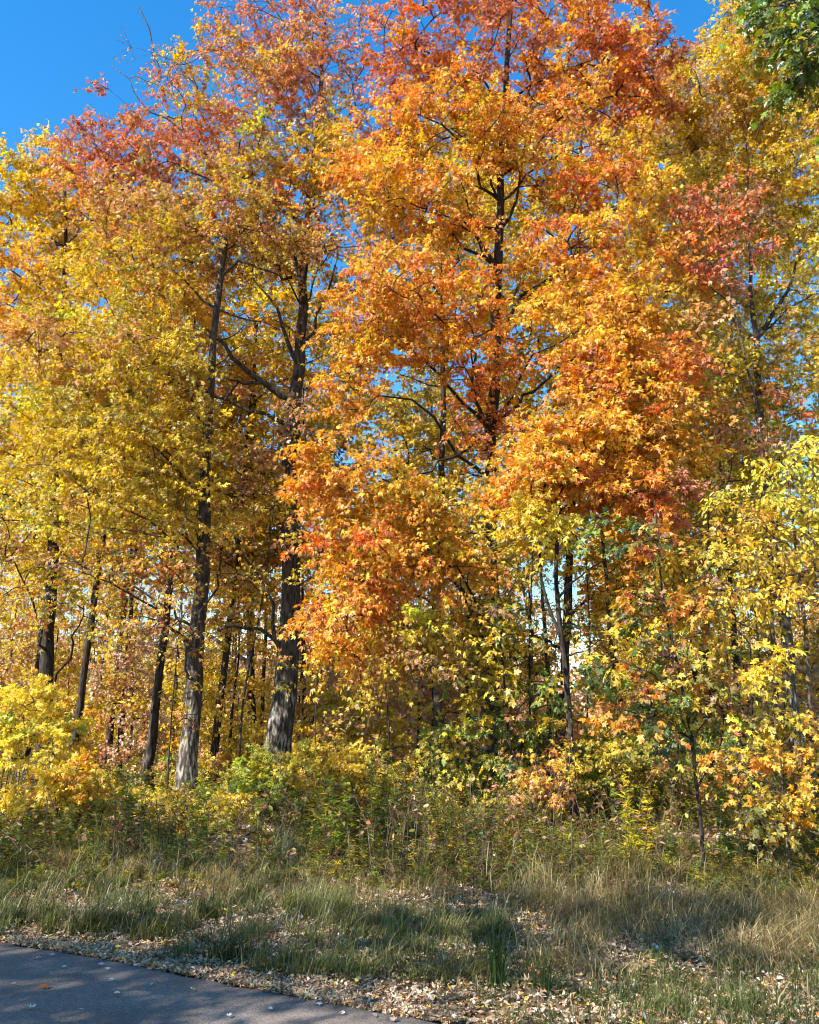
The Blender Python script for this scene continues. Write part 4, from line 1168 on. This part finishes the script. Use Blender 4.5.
# dry tan grass towards the right
pxc = np.concatenate([rng.normal(600, 50, 90), rng.normal(720, 80, 70), rng.normal(470, 60, 46), rng.normal(300, 110, 60), rng.uniform(250, 819, 110), rng.normal(790, 30, 60), rng.normal(180, 90, 40)])
pyc = np.concatenate([rng.uniform(880, 935, 90), rng.uniform(875, 930, 70), rng.uniform(875, 912, 46), rng.uniform(866, 905, 60), rng.uniform(852, 890, 110), rng.uniform(880, 955, 60), rng.uniform(866, 890, 40)])
pts = np.array([on_ground(a, b) for a, b in zip(pxc, pyc)])
nt_ = len(pts)
wgt = rng.lognormal(0, .8, nt_); wgt /= wgt.sum()
k = rng.choice(nt_, 15500, p=wgt)
rad_ = rng.uniform(.03, .12, nt_)
x = pts[k, 0] + rng.normal(size=len(k)) * rad_[k]; y = pts[k, 1] + rng.normal(size=len(k)) * rad_[k]
roots = np.stack([x, y, gz(x, y) - .01], 1)
th = np.clip(rng.lognormal(-1.5, .42, nt_), .08, .40)
tcol = tint(rng, ['ST', (.24, .175, .07), (.15, .105, .04), (.13, .115, .028), (.19, .105, .045)], [1.6, 3, 3, 3.4, 1.4], nt_)
col = np.where(rng.uniform(size=(len(k), 1)) < .7, tcol[k], tint(rng, ['ST', (.2, .16, .08), (.1, .1, .035)], [2, 3, 2], len(k))) * np.exp(rng.normal(size=(len(k), 1)) * .22)
tag(link('dry_grass', blades('dry_grass', roots, th[k] * rng.lognormal(-.12, .35, len(k)), rng.uniform(.003, .007, len(k)), col, rng, lean=1.5, wind=(0, -.15), ang=np.where(rng.uniform(size=nt_) < .5, .15, 3.0)[k] + rng.normal(size=nt_)[k] * .6)),
    'tangled dry tan grass arching over the verge', 'grass', kind='stuff')
# short olive sward of the verge and weed belt floor
n = 70000
y_ = rng.uniform(5.0, 12.5, n); x_ = rng.uniform(-1, 1, n) * (.52 * y_ + .5)
d_ = edge_dist(x_, y_)
dens = (.12 + .88 * sstep(-.1, .5, wob(x_, y_, 1.9, 7) + .4 * wob(x_, y_, 5.3, 2))) * sstep(.25, .8, d_) * np.where(y_ > 10, 1, .75)
kp = rng.uniform(size=n) < dens
roots = np.stack([x_[kp], y_[kp], gz(x_[kp], y_[kp]) - .01], 1)
m_ = len(roots)
col = tint(rng, [(.06, .075, .022), (.10, .105, .03), (.2, .17, .08), (.3, .25, .14)], [3, 3, 2, 1], m_)
tag(link('short_grass', blades('short_grass', roots, rng.lognormal(-2.2, .45, m_) * (1 + .6 * (roots[:, 1] > 9.5)), rng.uniform(.003, .008, m_), col, rng, lean=.9)),
    'short patchy grass between the fallen leaves of the verge', 'grass', kind='stuff')

# flattened straw lying over the litter
rng = np.random.default_rng(540)
pc_ = np.array([on_ground(rng.normal(a, b), rng.normal(c, d)) for a, b, c, d, q in ((640, 60, 928, 12, 26), (760, 50, 955, 14, 22), (590, 40, 955, 14, 10), (300, 90, 893, 8, 14), (120, 70, 878, 7, 10)) for _ in range(q)])
k = rng.integers(0, len(pc_), 5200)
x = pc_[k, 0] + rng.normal(size=len(k)) * .13; y = pc_[k, 1] + rng.normal(size=len(k)) * .1
roots = np.stack([x, y, gz(x, y) + .01], 1)
col = tint(rng, ['ST', (.24, .18, .075), (.15, .11, .045)], [2, 3, 3], len(k))
tag(link('flattened_straw', blades('flattened_straw', roots, rng.lognormal(-1.7, .35, len(k)), rng.uniform(.003, .007, len(k)), col, rng, lean=6.0, wind=(0, -.1), ang=rng.uniform(0, 6.28, len(pc_))[k])),
    'flattened pale straw lying in patches over the leaf litter', 'straw', kind='stuff')
# low green growth coming through the litter near the camera
nc = 90
pts = np.array([on_ground(rng.uniform(470, 860), rng.uniform(955, 1035)) for _ in range(nc)])
ok = edge_dist(pts[:, 0], pts[:, 1]) > .2
pts = pts[ok]
k = rng.integers(0, len(pts), 7000)
x = pts[k, 0] + rng.normal(size=len(k)) * .07; y = pts[k, 1] + rng.normal(size=len(k)) * .07
roots = np.stack([x, y, gz(x, y) - .01], 1)
col = tint(rng, [(.07, .09, .022), (.11, .125, .03), (.05, .065, .018)], [4, 3, 3], len(k))
tag(link('low_grass', blades('low_grass', roots, rng.lognormal(-2.3, .4, len(k)), rng.uniform(.003, .006, len(k)), col, rng, lean=.9)),
    'low green tufts growing through the leaf litter of the verge', 'grass', kind='stuff')

# two dark sedge tufts that stand upright in the litter
for i, (px, py, h, lab) in enumerate(((497, 990, .46, 'dense upright dark green sedge tuft in the leaf litter'), (548, 996, .40, 'thin upright sedge tuft with few blades in the leaf litter'), (622, 1003, .2, 'short sparse sedge tuft below the dry tan grass'))):
    r = np.random.default_rng(520 + i)
    p = on_ground(px, py); n = (150, 34, 40)[i]
    x = p[0] + r.normal(size=n) * .022; y = p[1] + r.normal(size=n) * .03
    org = np.array([p[0], p[1], float(gz(p[0], p[1]))])
    roots = np.stack([x, y, gz(x, y) - .01], 1) - org
    col = tint(r, [(.025, .05, .014), (.05, .08, .02)], [3, 2], n)
    o = link('sedge_tuft', blades('sedge_tuft', roots, h * r.uniform(.3, 1.1, n), r.uniform(.003, .0065, n), col, r, lean=.16, wind=(0, 0)), loc=org)
    tag(o, lab, 'grass tuft', 'sedge tufts on the verge')


# ------------------------------------------------------------------ fallen leaves
def litter(n, xs, ys, rng, pal, size=(.03, .06), lift=.03, tilt=.6, tmpl=T_MAPLE):
    z = gz(xs, ys) + rng.uniform(.004, lift, len(xs))
    a = rng.uniform(0, 6.283, len(xs))
    ax = np.stack([np.cos(a), np.sin(a), rng.normal(size=len(xs)) * .3], 1)
    nr = np.stack([rng.normal(size=len(xs)) * tilt, rng.normal(size=len(xs)) * tilt, np.ones(len(xs)) * np.where(rng.uniform(size=len(xs)) < .5, 1, -1)], 1)
    s = rng.uniform(size[0], size[1], len(xs))
    col = pal_draw(rng, pal, len(xs)) * np.exp(rng.normal(size=(len(xs), 1)) * .2)
    return np.stack([xs, ys, z], 1), ax, nr, s, col


rng = np.random.default_rng(600)
n = 15000
t = rng.uniform(0, 1, n); kk = rng.integers(2, 6, n)
base = EDGE[kk] + (EDGE[kk + 1] - EDGE[kk]) * rng.uniform(0, 1, (n, 1))
off = np.abs(rng.normal(size=n)) * .17 - .03
nn = np.array([-(EDGE[5] - EDGE[3])[1], (EDGE[5] - EDGE[3])[0]]); nn /= np.linalg.norm(nn)
xe, ye = (base + nn * off[:, None]).T
n2 = 74000
y2 = rng.uniform(4.8, 11.5, n2); x2 = rng.uniform(-1, 1, n2) * (.52 * y2 + .4)
d2 = edge_dist(x2, y2)
kp = (d2 > .05) & (rng.uniform(size=n2) < .7 + .3 * sstep(-.3, .4, wob(x2, y2, 1.5, 3)))
n3 = 16000
y3 = 11.5 + rng.uniform(0, 1, n3) ** 1.5 * 26; x3 = rng.uniform(-1, 1, n3) * (.52 * y3 + .4)
xa = np.concatenate([xe, x2[kp], x3]); ya = np.concatenate([ye, y2[kp], y3])
big = np.concatenate([np.full(len(xe), .7), rng.choice([.55, .8, 1.0], kp.sum()), np.full(n3, 2.2)])
p, ax, nr, s, col = litter(0, xa, ya, rng, 'litter', lift=.04)
ed_ = edge_dist(p[:, 0], p[:, 1]); p[:, 2] = np.where(ed_ < .1, np.maximum(p[:, 2], rng.uniform(.006, .03, len(p))), p[:, 2])
lit = thing('leaf_litter', 'pale and brown dead leaves carpeting the verge and wood floor', 'leaf litter', (0, 0, 0)); lit['kind'] = 'stuff'
hv = rng.uniform(size=len(p)) < .42
link('maple_leaves', leaves_mesh('maple_leaves', p[hv], ax[hv], nr[hv], (s * big)[hv], col[hv], T_MAPLE, M_LITTER, rng, curl=2.2), lit)
link('curled_leaves', leaves_mesh('curled_leaves', p[~hv], ax[~hv], nr[~hv], (s * big)[~hv] * .9, col[~hv], T_OVAL, M_LITTER, rng, curl=3.0), lit)

LEAF_PX = [(37, 958), (53, 950), (54, 956), (66, 968), (75, 974), (103, 965), (110, 970), (138, 967), (149, 971), (114, 981), (153, 985), (115, 994), (269, 992), (268, 1010), (228, 1018),
           (13, 985), (302, 1000), (318, 1006), (345, 1014), (377, 1016), (395, 1022), (190, 990), (84, 1012), (30, 1010)]
one = None
for i, (px, py) in enumerate(LEAF_PX + [(48, 988)]):
    r = np.random.default_rng(700 + i)
    p = on_ground(px, py, .004)
    brown = i == len(LEAF_PX)
    nm = np.array([[r.normal() * .25, r.normal() * .25, 1.0]])
    a = r.uniform(0, 6.283)
    c = np.array([C['O' if brown else ('W' if i % 4 else 'P')]]) * (.36 if brown else r.uniform(.75, 1.05))
    s = np.array([.075 if brown else r.uniform(.034, .052)])
    me = leaves_mesh('fallen_leaf', np.array([[0, 0, .014]]), np.array([[math.cos(a), math.sin(a), .05]]), nm, s, c, T_BIG if brown else (T_MAPLE, T_OVAL, T_BIG)[i % 3], M_LITTER, r, curl=1.2)
    o = link('fallen_leaf', me, loc=(p[0], p[1], .004))
    if brown:
        tag(o, 'large curled orange brown leaf lying alone on the asphalt', 'leaf')
    else:
        tag(o, 'small pale dry leaf lying on the dark asphalt', 'leaf', 'pale leaves scattered on the asphalt')

# dead branches on the verge
for i, (a, b, mid, r0, lab) in enumerate((((548, 921), (617, 915), (585, 912), .012, 'pale fallen stick lying at the edge of the dry tan grass'),
                                          ((578, 968), (612, 955), (596, 958), .006, 'thin bleached twig bent up from the leaf litter'),
                                          ((402, 912), (455, 908), (428, 906), .008, 'dark fallen twig before the tall weeds'))):
    A_, B_, M__ = on_ground(*a), on_ground(*b), on_ground(*mid)
    pth = smooth_path([A_ + [0, 0, .02], M__ * .5 + (A_ + B_) * .25 + [0, 0, .08], B_ + [0, 0, .05]], 9)
    pth[:, 2] = np.maximum(pth[:, 2], gz(pth[:, 0], pth[:, 1]) + .012)
    side = smooth_path([pth[4], pth[4] + (pth[6] - pth[4]) * 1.2 + [.03, .1, .06], pth[7] + [.05, .2, .09]], 9)
    v, f = join([tubes(pth[None], np.linspace(r0, r0 * .4, 9)[None], 6), tubes(side[None], np.linspace(r0 * .6, r0 * .2, 9)[None], 5)])
    org = pth[0].copy()
    tag(link('fallen_branch', mesh_np('fallen_branch', v - org, f, M_STEM, smooth=True), loc=org), lab, 'branch')
#__END__
